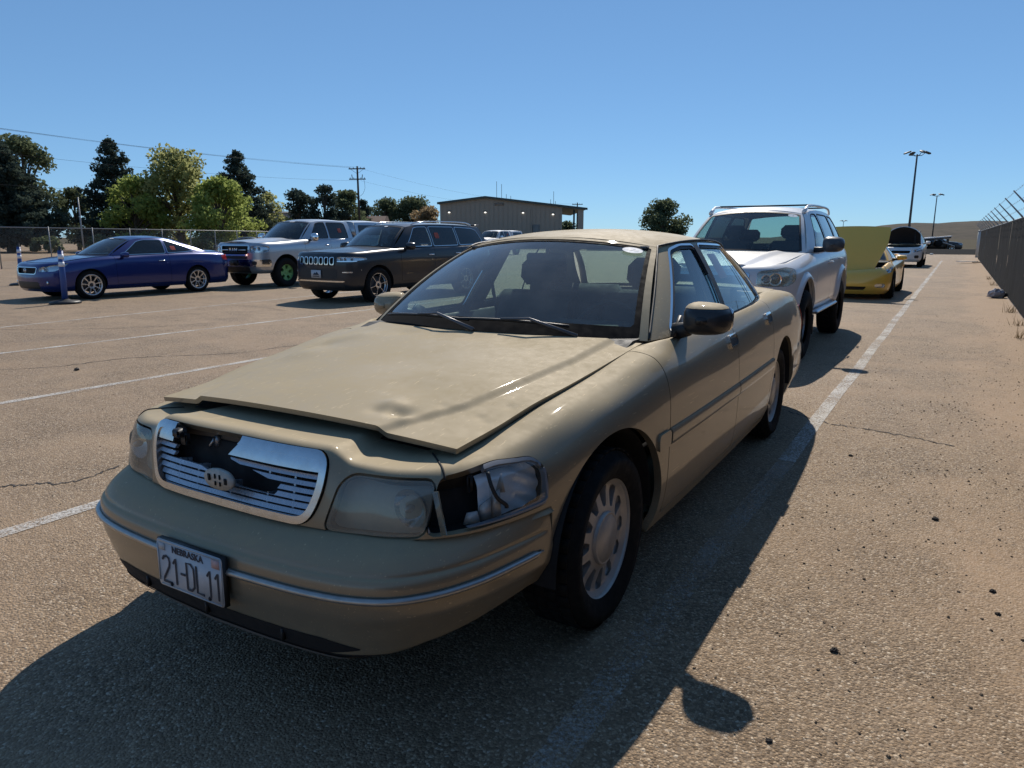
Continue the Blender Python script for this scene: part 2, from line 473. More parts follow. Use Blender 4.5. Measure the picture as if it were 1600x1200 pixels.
M_CHROME = simple('chrome', (.78, .79, .80), .09, 1.0, var=.06)
M_WORN_CHROME = simple('worn_chrome', (.62, .64, .66), .24, 1.0, var=.2, nscale=30)
M_BLACK = simple('black_plastic', (.018, .018, .019), .5, 0, var=.25, nscale=20, bump=.1)
M_DARK = simple('dark_cavity', (.010, .010, .011), .8)
M_RUBBER = simple('tyre_rubber', (.009, .009, .009), .88, 0, var=.35, nscale=14, bump=.25, bscale=160, spec=.25)
M_TRIM = simple('window_rubber', (.012, .012, .013), .55)
M_SEAT = simple('seat_cloth', (.055, .055, .058), .9, bump=.3, bscale=240)
M_DASH = simple('dash_plastic', (.030, .031, .033), .7, bump=.2, bscale=200)
M_HEADLINER = simple('headliner', (.12, .115, .11), .95)
M_ALLOY = simple('alloy_wheel', (.52, .52, .53), .34, .85, var=.12, nscale=16)
M_ALLOY_DIRTY = simple('dusty_alloy_wheel', (.50, .48, .45), .55, .35, var=.22, nscale=22)
M_SEDAN_RIM = simple('road_grimed_alloy', (.43, .41, .385), .45, .4, var=.3, nscale=18)
M_DISC = simple('brake_disc', (.10, .09, .085), .6, .5)
M_REFLECTOR = simple('lamp_reflector', (.70, .72, .74), .18, .95, var=.1)
M_LENS = clear_lens('clear_lens')
M_LENS_AMBER = clear_lens('amber_lens', (.9, .5, .2), .08, (.6, .3, .1))
M_LENS_FOG = glass('fogged_lens', (.78, .79, .74), .50, .05, 1.0, (.44, .43, .36))
M_GLASS = glass('tinted_glass', (.60, .74, .70), .05)
M_GLASS_DARK = glass('privacy_glass', (.07, .08, .085), .03)
M_GLASS_WS = glass('dusty_windshield', (.62, .77, .73), .19)
M_WHITE_STICKER = simple('white_sticker', (.82, .82, .82), .6, var=.04, spec=.1)
def paper(name, col):
    t = NT(name); c = t.mix(t.noise(30), tuple(x * .85 for x in col), col); d = t.n.new('ShaderNodeBsdfDiffuse'); q = t.n.new('ShaderNodeBsdfTranslucent'); t.l.new(c, d.inputs[0]); t.l.new(c, q.inputs[0])
    m = t.n.new('ShaderNodeMixShader'); m.inputs[0].default_value = .5; t.l.new(d.outputs[0], m.inputs[1]); t.l.new(q.outputs[0], m.inputs[2]); return t.done(m)
M_RED_STICKER = paper('red_sticker', (.80, .24, .20))
M_INK = simple('dark_ink', (.03, .035, .05), .6)
M_MIRROR = simple('mirror_glass', (.8, .82, .84), .03, 1.0)
# ------------------------------------------------------------------ car building kit
# car frame: x to the driver's side, y from the front bumper (0) to the tail, z up
class Wall:
    """the car's side skin, wrapped from the nose centre round one flank to the tail centre"""
    def __init__(self, plan, levels, n=150, m=40):
        self.c = crom(plan, n); c = self.c
        self.sl = np.concatenate([[0], np.cumsum(np.linalg.norm(np.diff(c, axis=0), axis=1))])
        T = np.gradient(c, axis=0); T /= np.linalg.norm(T, axis=1, keepdims=True)
        self.nrm = np.stack([T[:, 1], -T[:, 0]], 1)         # outward
        self.nrm[0] = (0, -1); self.nrm[-1] = (0, 1)
        self.levels = levels
        curves = []
        for zk, ik in levels:
            z = pch([(self.key(k), v) for k, v in zk])(self.sl); d = pch([(self.key(k), v) for k, v in ik])(self.sl)
            p = c - self.nrm * d[:, None]; p[0, 0] = 0; p[-1, 0] = 0
            p[:, 0] = np.maximum(p[:, 0], 0)
            curves.append(np.column_stack([p, z]))
        self.curves = curves
        self.surf = loft(curves, m, flip=False)
        self.surf.A[:, 0] = np.broadcast_to(self.sl[:, None], (n, m)).ravel()
    def key(self, k):
        """k<0 (or tiny): front face at x=-k ; tuple ('r',x): tail face; else flank at y=k -> arc length"""
        c = self.c
        if isinstance(k, tuple):
            i0 = len(c) - 1
            while i0 > 1 and c[i0 - 1, 0] > c[i0, 0]: i0 -= 1
            seg = np.arange(i0, len(c)); return float(np.interp(-k[1], -c[seg, 0], self.sl[seg]))
        if k <= 0:
            i1 = int(np.argmax(c[:, 0] >= c[:, 0].max() * .985)) + 1; return float(np.interp(-k, c[:i1, 0], self.sl[:i1]))
        return float(np.interp(k, c[:, 1], self.sl))
    def poly(self, pts): return [(self.key(a), b) for a, b in pts]
def arch_field(m, arches):
    f = np.full(len(m.P), 1e9)
    for (y0, z0, r, *e) in arches:
        ey = e[0] if e else 1.0
        f = np.minimum(f, np.hypot((m.y - y0) / ey, m.z - z0) - r)
    return f
def arch_liner(y0, z0, r, x0, x1, ey=1.0):
    th = np.linspace(-.04, math.pi + .04, 26)
    P = np.zeros((26, 2, 3))
    for k, xx in enumerate((x0, x1)):
        P[:, k, 0] = xx; P[:, k, 1] = y0 + np.cos(th) * r * ey; P[:, k, 2] = z0 + np.sin(th) * r
    cap = prism([(y0 + math.cos(a) * r * ey, z0 + math.sin(a) * r) for a in th], x0 - .004, x0, 'x')
    return join([grid(P), cap])
def panel_top(xe, ze, zc, yf, yr, n=26, m=34, p=2.0, u0=-1, u1=1, extra=None):
    """hood / boot / roof skin: xe,ze edge keys over v, zc centre keys; yf=(centre,edge) yr=(centre,edge)"""
    u = np.linspace(u0, u1, m); v = np.linspace(0, 1, n)
    U, V = np.meshgrid(u, v)
    au = np.abs(U) ** p
    Y = (yf[0] * (1 - U ** 2) + yf[1] * U ** 2) * (1 - V) + (yr[0] * (1 - U ** 2) + yr[1] * U ** 2) * V
    yc = yf[0] * (1 - V) + yr[0] * V; ye = yf[1] * (1 - V) + yr[1] * V
    X = pch(xe)(ye) * U
    Z = pch(zc)(yc) * (1 - au) + pch(ze)(ye) * au
    if extra is not None: Z = Z + extra(X, Y)
    return grid(np.stack([X, Y, Z], -1), flip=True, s=U, t=V)
def ruled(b0, b1, t0, t1, bulge=.03, n=24, m=30, p=2.0, flip=False):
    """windscreen-like patch: b0,t0 centre (y,z); b1,t1 edge (x,y,z)"""
    u = np.linspace(-1, 1, m); v = np.linspace(0, 1, n); U, V = np.meshgrid(u, v); U2 = np.abs(U) ** p
    B = np.stack([b1[0] * U, b0[0] * (1 - U2) + b1[1] * U2, b0[1] * (1 - U2) + b1[2] * U2], -1)
    T = np.stack([t1[0] * U, t0[0] * (1 - U2) + t1[1] * U2, t0[1] * (1 - U2) + t1[2] * U2], -1)
    P = B * (1 - V[..., None]) + T * V[..., None]
    d = np.array([0, t0[1] - b0[1], -(t0[0] - b0[0])]); d /= np.linalg.norm(d)
    if d[2] < 0: d = -d
    P = P + d * (4 * V * (1 - V))[..., None] * bulge
    return grid(P, flip=flip, s=U, t=V)
def side_patch(belt, rail, bulge=.02, n=70, m=24):
    B = crom(belt, n); T = crom(rail, n); v = np.linspace(0, 1, m)[None, :, None]
    P = B[:, None] * (1 - v) + T[:, None] * v
    P[..., 0] += bulge * (4 * v * (1 - v))[..., 0]
    g = grid(P, flip=False, s=np.linspace(0, 1, n)[:, None], t=np.linspace(0, 1, m)[None, :])
    return g
def face_out(m, axis=0, sign=1):
    if (m.N[:, axis].mean() * sign) < 0: return m.flip()
    return m
def wheel_meshes(R_t, w, R_r, dish, holes, hole_r, hole_w, cap_r, depth=.05, lip=.012, k=72, hub_out=.0, nut=5):
    """wheel in x-axis frame, outer face towards +x; returns tyre, rim, cap, disc"""
    hw = w / 2
    prof = [(R_r - .01, -hw * .82), (R_r + .012, -hw * .95), ((R_r + R_t) / 2, -hw * 1.04), (R_t - .03, -hw * .96), (R_t - .008, -hw * .78), (R_t, -hw * .5), (R_t + .001, 0),
            (R_t, hw * .5), (R_t - .008, hw * .78), (R_t - .03, hw * .96), ((R_r + R_t) / 2 + .02, hw * 1.05), ((R_r + R_t) / 2 - .005, hw * 1.04), (R_r + .012, hw * .95), (R_r - .008, hw * .84)]
    tyre = lathe(prof, 48, 'x')
    # groove blocks
    tread = []
    for j in range(40):
        a = 2 * math.pi * j / 40
        for sx in (-.62, -.2, .2, .62):
            b = box((sx * hw, 0, R_t - .0005), (hw * .36, 2 * math.pi * R_t / 40 * .86, .006)); c, s_ = math.cos(a + sx * .08), math.sin(a + sx * .08)
            tread.append(S(b.P @ np.array([[1, 0, 0], [0, c, s_], [0, -s_, c]]), b.F))
    tyre = join([tyre] + tread)
    # face: polar grid
    nr = 30; rr = np.linspace(.0, R_r - .012, nr); th = np.linspace(0, 2 * math.pi, k + 1)
    Rr, Th = np.meshgrid(rr, th, indexing='ij')
    X = dish(Rr / R_r)
    g = grid(np.stack([X, Rr * np.cos(Th), Rr * np.sin(Th)], -1), flip=True, s=Rr, t=Th)
    g = face_out(g, 0, 1)
    keep = np.full(len(g.P), 1e9)
    n = holes if isinstance(holes, int) else len(holes)
    for q in range(n):
        a = 2 * math.pi * q / n if isinstance(holes, int) else holes[q]
        d = (g.t - a + math.pi) % (2 * math.pi) - math.pi
        ins = np.minimum(np.minimum(g.s - hole_r[0], hole_r[1] - g.s), hole_w(g.s / R_r) / 2 - np.abs(d) * g.s)
        keep = np.minimum(keep, -ins)
    face = hem(clip(g, keep), depth)
    lipm = lathe([(R_r - .035, hw * .35), (R_r - .014, hw * .55), (R_r - .012, dish(.97)), (R_r - .006, dish(.97) + lip * .6), (R_r + .004, dish(.97) + lip), (R_r + .012, dish(.97) + lip * .6), (R_r + .012, dish(.97) - .02)], 56, 'x')
    barrel = lathe([(R_r - .02, -hw * .8), (R_r - .03, 0), (R_r - .02, hw * .6)], 40, 'x')
    rim = join([face, lipm, barrel])
    cap = lathe([(0, dish(0) + .012), (cap_r * .6, dish(0) + .010), (cap_r * .93, dish(0) + .005), (cap_r, dish(cap_r / R_r) - .004)], 32, 'x')
    nuts = []
    for q in range(nut):
        a = 2 * math.pi * (q + .5) / nut
        nuts.append(lathe([(0, .012), (.009, .01), (.011, 0)], 8, 'x').move((dish(.25), math.cos(a) * .057, math.sin(a) * .057)))
    disc = lathe([(0, -.01), (R_r * .72, -.01), (R_r * .72, -.03), (0, -.03)], 32, 'x').move((dish(.5) - depth - .03, 0, 0))
    return tyre, rim, cap, disc
_wheel_cache = {}
def add_wheel(car, key, meshes, pos, side, steer=0.0, mats=None, label=None):
    """wheel Empty > tyre, rim, cap"""
    mats = mats or (M_RUBBER, M_ALLOY, M_ALLOY, M_DISC)
    e = empty('wheel', pos, 0, car)
    e.rotation_euler = (random.uniform(0, 6.28), 0, (0 if side > 0 else math.pi) + steer)
    e.rotation_mode = 'XYZ'
    if label: e['label'] = label
    if key not in _wheel_cache:
        _wheel_cache[key] = [obj(nm, m, mt, e) for nm, m, mt in zip(('tyre', 'rim', 'hub_cap', 'brake_disc'), meshes, mats) if m is not None]
    else:
        for o in _wheel_cache[key]:
            c = o.copy(); COL.objects.link(c); c.parent = e
    return e
def seat(x, y, z, w=.5, mat=None, back_h=.62, head=True, lean=.22):
    """cushion, reclined back, headrest as one soft form (y grows to the rear)"""
    L = [box((x, y, z + .08), (w, .52, .17), bev=.05)]
    n = 9
    P = np.zeros((n, 9, 3))
    def slab(cy, cz, hw_, hh, th_, ln):
        g = []
        b = box((0, 0, 0), (hw_ * 2, th_, hh * 2), bev=.05)
        b.P[:, 1] += (b.P[:, 2]) * ln; b.P += (x, cy, cz); return b
    L.append(slab(y + .28 + lean * back_h / 2, z + .14 + back_h / 2, w / 2, back_h / 2, .15, lean))
    if head: L.append(slab(y + .30 + lean * (back_h + .16), z + .14 + back_h + .12, w * .27, .09, .11, lean)); L.append(box((x, y + .3 + lean * back_h, z + .14 + back_h), (w * .25, .02, .1)))
    return join(L)
def steering_wheel(x, y, z, tilt=.45, r=.19):
    ring = tube([(r * math.cos(a), 0, r * math.sin(a)) for a in np.linspace(0, 2 * math.pi, 29)], .014, 6, False)
    parts = [ring, box((0, .0, 0), (.16, .04, .11), bev=.015)] + [tube([(0, 0, 0), (r * math.cos(a), 0, r * math.sin(a))], .013, 5) for a in (.2, math.pi - .2, -math.pi / 2)]
    m = join(parts); c, s_ = math.cos(tilt), math.sin(tilt)
    P = m.P.copy(); m.P = np.stack([P[:, 0], P[:, 1] * c + P[:, 2] * s_, -P[:, 1] * s_ + P[:, 2] * c], 1) + (x, y, z)
    return join([m, tube([(x, y, z), (x, y - .3, z - .14)], .03, 8)])
def shell_mirror(w=.2, h=.13, d=.11):
    """door mirror housing, open side towards +y"""
    n, m = 14, 24; V = []
    for i in range(n):
        u = i / (n - 1); k = math.sqrt(max(0, 1 - (1 - u) ** 2.4)); row = []
        for j in range(m):
            a = 2 * math.pi * j / m; e = 2 / 3.2
            cx = math.copysign(abs(math.cos(a)) ** e, math.cos(a)); cz = math.copysign(abs(math.sin(a)) ** e, math.sin(a))
            row.append((cx * w / 2 * (.25 + .75 * k), -d * (1 - u), cz * h / 2 * (.25 + .75 * k) * (1 - .08 * cx)))
        V.append(row + [row[0]])
    g = grid(np.array(V)); 
    front = prism([(p[0], p[2]) for p in V[0][:-1]], -d - .002, -d + .001, 'y')
    return join([g, front])
# ------------------------------------------------------------------ ground
def ground_mats():
    t = NT('worn_asphalt')
    big = t.noise(.22, 6, .6); mid = t.noise(1.7, 6, .6); v = t.voro(105, out='Color'); vd = t.voro(105, 'F1', 'Distance'); ve = t.voro(105, 'DISTANCE_TO_EDGE', 'Distance')
    hs = t.n.new('ShaderNodeSeparateColor'); t.l.new(v, hs.inputs[0])
    stone = t.ramp(hs.outputs[0], [(0, (.105, .070, .042)), (.35, (.215, .150, .092)), (.6, (.325, .23, .143)), (.82, (.43, .315, .205)), (.95, (.55, .435, .305)), (1, (.68, .58, .45))])
    fine = t.noise(260, 3); stone = t.mix(t.rng(ve, .0, .10, 1, 0), stone, (.085, .064, .048))
    stone = t.mix(t.rng(fine, .3, .8, 0, .5), stone, (.295, .208, .13))
    dust = t.mix(t.noise(40, 4), (.36, .25, .155), (.47, .34, .22))
    c = t.mix(t.math('MULTIPLY', t.rng(mid, .35, .72), t.rng(big, .35, .7, .25, .75)), stone, dust)
    dk = t.rng(t.noise(.8, 5, .7), .56, .72, 0, .35); c = t.mix(dk, c, (.13, .10, .08))
    # wind-blown sand gathers along the fence, x > 0
    x = t.sep()[0]; n2 = t.noise(.75, 6, .62, vec=t.scaled(1.0, .55, 1)); edge = t.math('ADD', t.rng(x, -.9, 1.1, -.30, .22, False), n2)
    sand = t.mix(t.noise(55, 5, .7), (.30, .20, .122), (.43, .30, .19)); sf = t.rng(edge, .455, .60, 0, .92); sf = t.math('MULTIPLY', sf, t.rng(t.noise(18, 5, .7), .3, .62, .25, 1.)); c = t.mix(sf, c, sand)
    n3 = t.noise(.33, 5, .6, vec=t.scaled(.7, 1.6, 1)); c = t.mix(t.rng(n3, .52, .66, 0, .55), c, sand)
    h = t.math('ADD', t.math('MULTIPLY', t.rng(vd, 0, .7, 1, 0), .8), t.math('MULTIPLY', t.noise(320, 3), .35))
    h = t.math('MULTIPLY', h, t.rng(sf, 0, 1, 1, .35))
    nrm = t.bump(h, .85, .0065); nrm = t.bump(t.noise(3, 4), .3, .02, nrm)
    A = t.done(t.principled(Base_Color=c, Roughness=t.rng(hs.outputs[1], 0, 1, .55, .95), Normal=nrm, Specular_IOR_Level=.22))
    t = NT('bare_dirt')
    n1 = t.noise(.05, 8, .62); n2 = t.noise(2, 6, .65); n3 = t.noise(30, 4, .7)
    c = t.ramp(n1, [(.25, (.24, .165, .11)), (.5, (.33, .24, .165)), (.75, (.40, .30, .21))])
    c = t.mix(t.rng(n2, .45, .75, 0, .6), c, (.19, .17, .105)); c = t.mix(t.rng(n3, .45, .75, 0, .4), c, (.17, .13, .095))
    D = t.done(t.principled(Base_Color=c, Roughness=.95, Normal=t.bump(n2, .6, .08), Specular_IOR_Level=.05))
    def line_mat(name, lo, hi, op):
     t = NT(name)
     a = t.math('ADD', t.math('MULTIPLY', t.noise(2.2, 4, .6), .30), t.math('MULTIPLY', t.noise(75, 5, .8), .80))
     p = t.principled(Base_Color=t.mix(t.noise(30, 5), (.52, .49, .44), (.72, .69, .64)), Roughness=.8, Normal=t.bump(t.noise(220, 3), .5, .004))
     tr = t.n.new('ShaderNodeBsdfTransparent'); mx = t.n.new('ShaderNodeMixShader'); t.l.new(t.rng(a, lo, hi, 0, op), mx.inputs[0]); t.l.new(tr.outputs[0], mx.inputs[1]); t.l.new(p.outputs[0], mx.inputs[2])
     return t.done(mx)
    return A, D, line_mat('worn_white_line', .47, .61, .85), line_mat('worn_shade_dimmed_line', .52, .70, .55)
M_ASPHALT, M_DIRT, M_LINE, M_LINE_WORN_DIM = ground_mats()
def flat(name, poly, z, mat, kind='structure', parent=None, sub=0):
    m = S(np.array([(x, y, z) for x, y in poly]), [tuple(range(len(poly)))])
    return tag(obj(name, m, mat, parent, smooth=False), kind=kind)
flat('terrain', [(-3000, -400), (3000, -400), (3000, 3500), (-3000, 3500)], -.012, M_DIRT)
M_SCRUB = simple('scrub_field', (.095, .080, .052), .95, var=.45, nscale=.06, spec=.03)
flat('scrub_field', [(-2500, 80), (2500, 80), (2500, 900), (-2500, 900)], -.006, M_SCRUB)
flat('parking_lot', [(-36, -30), (1.6, -30), (3.5, 69), (-20, 69), (-58, 66)], 0.0, M_ASPHALT)
def strip(name, pts, w, z, mat, jit=.0):
    p = np.array(pts, float); T = np.gradient(p, axis=0); T /= np.linalg.norm(T, axis=1, keepdims=True); N = np.stack([-T[:, 1], T[:, 0]], 1)
    ww = w * (1 + jit * RNG.uniform(-1, 1, len(p)))[:, None] / 2 if jit else w / 2
    A = np.column_stack([p + N * ww, np.full(len(p), z)]); B = np.column_stack([p - N * ww, np.full(len(p), z)])
    m = grid(np.stack([A, B], 1)); return tag(obj(name, face_out(m, 2, 1), mat, smooth=False), kind='structure')
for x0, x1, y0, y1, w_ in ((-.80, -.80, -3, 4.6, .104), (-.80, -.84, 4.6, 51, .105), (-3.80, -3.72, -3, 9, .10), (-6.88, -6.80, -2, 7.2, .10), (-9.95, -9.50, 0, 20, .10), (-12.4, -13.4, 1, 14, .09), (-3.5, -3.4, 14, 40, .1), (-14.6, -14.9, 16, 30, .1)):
    ys = np.linspace(y0, y1, 40); strip('painted_line', [(x0 + (x1 - x0) * (y - y0) / (y1 - y0) + .008 * math.sin(y * 1.7), y) for y in ys], w_, .004, M_LINE_WORN_DIM if w_ == .104 else M_LINE)  # near stretch: wear, plus the sedan's shade put into its thin coverage
# cracks in the paving
M_CRACK = simple('crack_fill', (.045, .036, .03), .9)
for pts in ([(-8.9, 3.2), (-8.3, 3.9), (-8.2, 4.6), (-7.4, 5.6), (-7.3, 6.4), (-6.6, 7.3)], [(-12.4, 5.1), (-11.6, 5.7), (-10.8, 6.5), (-10.4, 7.4)], [(-4.6, 1.5), (-4.5, 1.75), (-4.25, 2.0), (-4.3, 2.3)], [(-1.05, 6.0), (-.7, 5.75), (-.35, 5.7), (.1, 5.55)], [(-13.5, 9.0), (-12.5, 9.6), (-11.0, 9.4)], [(-1.4, 15.5), (-.9, 15.1), (-.2, 15.2)]):
    q = crom(pts, 60); q = q + RNG.normal(0, .012, q.shape); strip('pavement_crack', q, .013, .003, M_CRACK, .7)
# loose stones
def pebbles():
    V, F = [], []
    base = [(-.5, -.5, 0), (.5, -.45, 0), (.55, .5, 0), (-.45, .5, 0), (-.25, -.2, .6), (.3, -.25, .5), (.2, .3, .65), (-.3, .25, .5)]
    fc = [(4, 5, 6, 7), (0, 1, 5, 4), (1, 2, 6, 5), (2, 3, 7, 6), (3, 0, 4, 7)]
    def put(x, y, s):
        b = np.array(base) * s * RNG.uniform(.7, 1.3, 3) * (1 + RNG.normal(0, .15, (8, 3))); a = RNG.uniform(0, 6.28); c, s_ = math.cos(a), math.sin(a)
        b = b @ np.array([[c, s_, 0], [-s_, c, 0], [0, 0, 1]]); n = len(V); V.extend((b + (x, y, -.001)).tolist()); F.extend([tuple(i + n for i in f) for f in fc])
    for _ in range(3600):
        y = 16 * RNG.random() ** 1.6 - 1; x = RNG.uniform(-.7, 1.05) if RNG.random() < .6 else RNG.uniform(-9, -.7); put(x, y, RNG.uniform(.004, .011))
    cl = [(RNG.uniform(-.2, 1.0), RNG.uniform(1, 9)) for _ in range(14)]
    for _ in range(260):
        c = cl[RNG.integers(14)]; put(c[0] + RNG.normal(0, .12), c[1] + RNG.normal(0, .25), RNG.uniform(.005, .012))
    return S(np.array(V), F)
tag(obj('loose_gravel', pebbles(), simple('gravel', (.24, .175, .115), .9, 0, var=.6, nscale=7), smooth=False), 'loose stones scattered over the pavement by the fence', 'gravel', kind='stuff')
def rock(x, y, s, nm, lab, mat, grp=None):
    b = ball((0, 0, 0), 1, 9, 6); b.P = b.P * (1 + RNG.normal(0, .16, (len(b.P), 1))) * np.array([s, s * .8, s * .55]); b.P += (x, y, s * .35)
    return tag(obj(nm, b, mat, smooth=False), lab, 'stone', grp)
M_LUMP = simple('asphalt_lump', (.035, .03, .027), .9, var=.4)
lumps = [(.04, 3.99), (.26, 3.25), (-.22, 2.46), (.98, 4.38), (.83, 3.13), (.27, 3.05), (-.31, 1.88), (.86, 2.55), (.55, 2.3), (-.46, 4.93), (-7.9, 3.9), (.28, 1.9)]
for k, (x, y) in enumerate(lumps): rock(x, y, (.017, .013, .014, .012, .015, .010, .010, .012, .010, .014, .03, .012)[k], 'asphalt_lump', 'small dark lump of asphalt lying on the sunlit pavement', M_LUMP, 'dark lumps on the pavement')
# ------------------------------------------------------------------ the tan sedan in the foreground
def build_sedan():
    car = thing('parked_sedan', 'dusty tan four-door sedan with dented hood, broken grille and a Nebraska plate', 'car', (-1.849, 1.181, 0), R(0.92)); car.rotation_euler[1] = -R(.25); car.location.z = -.8 * math.tan(R(.25))
    PNT = paint('tan_paint', (.215, .188, .140), .34, .5, .75, .60, (.56, .445, .27), .05)
    plan = [(0, .115), (.2, .118), (.36, .132), (.5, .160), (.61, .187), (.705, .240), (.778, .325), (.832, .45), (.866, .58), (.888, .70), (.907, .85), (.925, 1.03), (.945, 1.3), (.958, 1.7), (.965, 2.4),
            (.965, 3.2), (.958, 3.9), (.945, 4.4), (.91, 4.9), (.85, 5.15), (.72, 5.28), (.5, 5.345), (.25, 5.37), (0, 5.38)]
    F = 0
    lev = [
        ([(F, .20)], [(F, .06)]),
        ([(F, .30)], [(F, .022), (2.4, .022)]),
        ([(F, .44)], [(F, .0), (2.4, .004)]),
        ([(F, .57), (2.4, .58)], [(F, .0)]),
        ([(F, .66), (-.5, .655), (.45, .66), (1.03, .70), (2.2, .72)], [(F, .014), (.45, .008), (1.03, .0), (2.2, .004)]),
        ([(F, .768), (-.385, .766), (-.46, .737), (-.6, .733), (.45, .728), (.62, .735), (.85, .775), (1.03, .805), (1.6, .842), (2.2, .85), (3.3, .885), (4.5, .87), (5.1, .85)], [(F, .045), (.45, .03), (1.03, .025), (1.6, .022), (2.2, .026), (3.3, .03), (4.5, .04)]),
        ([(F, .810), (-.385, .808), (-.47, .770), (-.6, .763), (.45, .772), (.62, .795), (.85, .832), (1.03, .855), (1.6, .920), (2.2, .928), (3.3, .958), (4.2, .975), (5.1, .94)], [(F, .085), (-.5, .075), (.45, .085), (1.03, .085), (1.6, .075), (2.2, .065), (3.3, .07), (4.2, .09), (5.1, .1)]),
        ([(F, .804), (-.385, .802), (-.47, .768), (-.6, .762), (.45, .782), (.62, .808), (.85, .848), (1.03, .873), (1.55, .943), (1.75, .962), (2.2, .965), (3.3, .985), (4.2, 1.004), (5.1, .965)], [(F, .17), (-.5, .15), (.45, .17), (1.03, .165), (1.55, .165), (1.8, .115), (2.2, .102), (3.3, .108), (4.0, .17), (4.3, .2), (5.1, .22)]),
        ([(F, .806), (-.385, .804), (-.47, .774), (-.6, .766), (.45, .772), (1.03, .862), (1.55, .932), (1.75, .945), (2.2, .95), (3.3, .97), (4.2, .99), (5.1, .95)], [(F, .33), (-.5, .31), (.45, .235), (1.03, .215), (1.55, .225), (1.8, .14), (2.2, .12), (3.3, .125), (4.0, .22), (4.3, .26), (5.1, .28)]),
    ]
    W = Wall(plan, lev, 460, 66); w = W.surf
    w = face_out(w, 0, 1)
    AR = [(1.035, .33, .405, 1.05), (3.96, .33, .395, 1.05)]
    # bumper zone is its own skin
    seam = lambda m: np.minimum(.632 - m.y, (.585 + np.clip((m.y - .57) * .0, 0, .1)) - m.z)      # >0 : inside the bumper's place
    fa = arch_field(w, AR)
    skin = clip(w, fa); skin = clip(skin, -seam(skin))
    skin = clip(skin, np.minimum(1e9, 4.60 - skin.y + np.where(skin.z > .60, 9, 0)))          # tail bumper zone
    # light openings (front, in arc length / height)
    P_head = rpoly(W.poly([(-.402, .582), (-.446, .715), (-.48, .744), (-.722, .740), (-.69, .592)]), .03)
    P_corner = rpoly(W.poly([(-.697, .595), (-.732, .740), (.44, .756), (.58, .745), (.615, .70), (.605, .605)]), .025)
    P_grille = rpoly([(-.40, .765), (-.365, .592), (.365, .592), (.40, .765)], .07)
    full_grille = lambda m: poly_sdf(m.s, m.z, [(-.5, .755 + .02), (-.375, .60), (.375, .60), (.5, .775)])
    g_gr = lambda m: poly_sdf(np.abs(m.s), m.z, rpoly([(-.3, .797), (-.3, .588), (.352, .588), (.402, .70), (.406, .797)], .055))
    for pf in (lambda m: poly_sdf(m.s, m.z, P_head, .006), lambda m: poly_sdf(m.s, m.z, P_corner, .006), lambda m: g_gr(m) + .004):
        skin = clip(skin, -pf(skin))
    # doors
    yF0 = lambda m: 1.515 + .03 * np.clip((m.z - .6), -1, 1) * 0
    d1 = lambda m: np.minimum(np.minimum(m.y - 1.515, 2.612 - m.y), m.z - .268)
    def rear_edge(m): return 3.545 + np.clip(m.z - .75, 0, 1) * .25
    d2 = lambda m: np.minimum(np.minimum(np.minimum(m.y - 2.612, rear_edge(m) - m.y), m.z - .268), np.hypot((m.y - 3.96) / 1.05, m.z - .33) - .445)
    body = clip(skin, -np.maximum(d1(skin), d2(skin)) - .003)
    body = hem(body, .03)
    parts = [body.both()]
    # greenhouse
    belt = [(.772, 1.715, .955), (.80, 1.79, .957), (.842, 1.98, .962), (.858, 2.6, .967), (.852, 3.3, .983), (.80, 3.78, 1.0), (.70, 4.14, 1.01)]
    rail = [(.572, 2.36, 1.347), (.592, 2.44, 1.357), (.615, 2.62, 1.37), (.628, 2.95, 1.376), (.615, 3.3, 1.364), (.585, 3.55, 1.338), (.56, 3.68, 1.318)]
    sp = face_out(side_patch(belt, rail, .016, 150, 50), 0, 1)
    w1 = rpoly([(1.90, .972), (2.640, .978), (2.735, 1.345), (2.56, 1.345), (2.42, 1.322)], .03)
    w2 = rpoly([(2.735, .980), (3.44, .993), (3.69, 1.01), (3.40, 1.335), (2.82, 1.348)], .03)
    winf = lambda m: np.maximum(poly_sdf(m.y, m.z, w1), poly_sdf(m.y, m.z, w2))
    pill = hem(clip(sp, -winf(sp) - .018), .02)
    chromef = hem(clip(clip(sp, lambda m: -winf(m) - .008), lambda m: winf(m) + .018).off(.003), .02)
    parts.append(pill.both())
    # windscreen frame, roof, back frame
    ws = face_out(ruled((1.46, .985), (.772, 1.715, .955), (2.235, 1.402), (.572, 2.36, 1.347), .035, 40, 60), 2, 1)
    ww = lambda m: np.minimum(np.minimum((1 - np.abs(m.s)) * .68 - .028, (1 - m.t) * .85 - .030), m.t * .85 - .0)
    parts.append(hem(clip(ws, -ww(ws)), .012))
    bw = face_out(ruled((4.19, 1.02), (.70, 4.14, 1.01), (3.62, 1.398), (.56, 3.68, 1.318), .035, 30, 40), 2, 1)
    wb = lambda m: np.minimum(np.minimum((1 - np.abs(m.s)) * .6 - .05, (1 - m.t) * .7 - .05), m.t * .7 - .04)
    parts.append(clip(bw, -wb(bw)))
    xe = [(2.36, .572), (2.44, .592), (2.62, .615), (2.95, .628), (3.3, .615), (3.55, .585), (3.68, .56)]
    ze = [(2.36, 1.347), (2.44, 1.357), (2.62, 1.37), (2.95, 1.376), (3.3, 1.364), (3.55, 1.338), (3.68, 1.318)]
    zc = [(2.235, 1.402), (2.4, 1.425), (2.6, 1.441), (2.9, 1.450), (3.3, 1.438), (3.62, 1.398)]
    roof = panel_top(xe, ze, zc, (2.235, 2.36), (3.62, 3.68), 40, 50, 2.3)
    parts.append(roof)
    parts.append(box((0, 2.5, .235), (1.76, 1.95, .09), bev=.03))           # floor pan
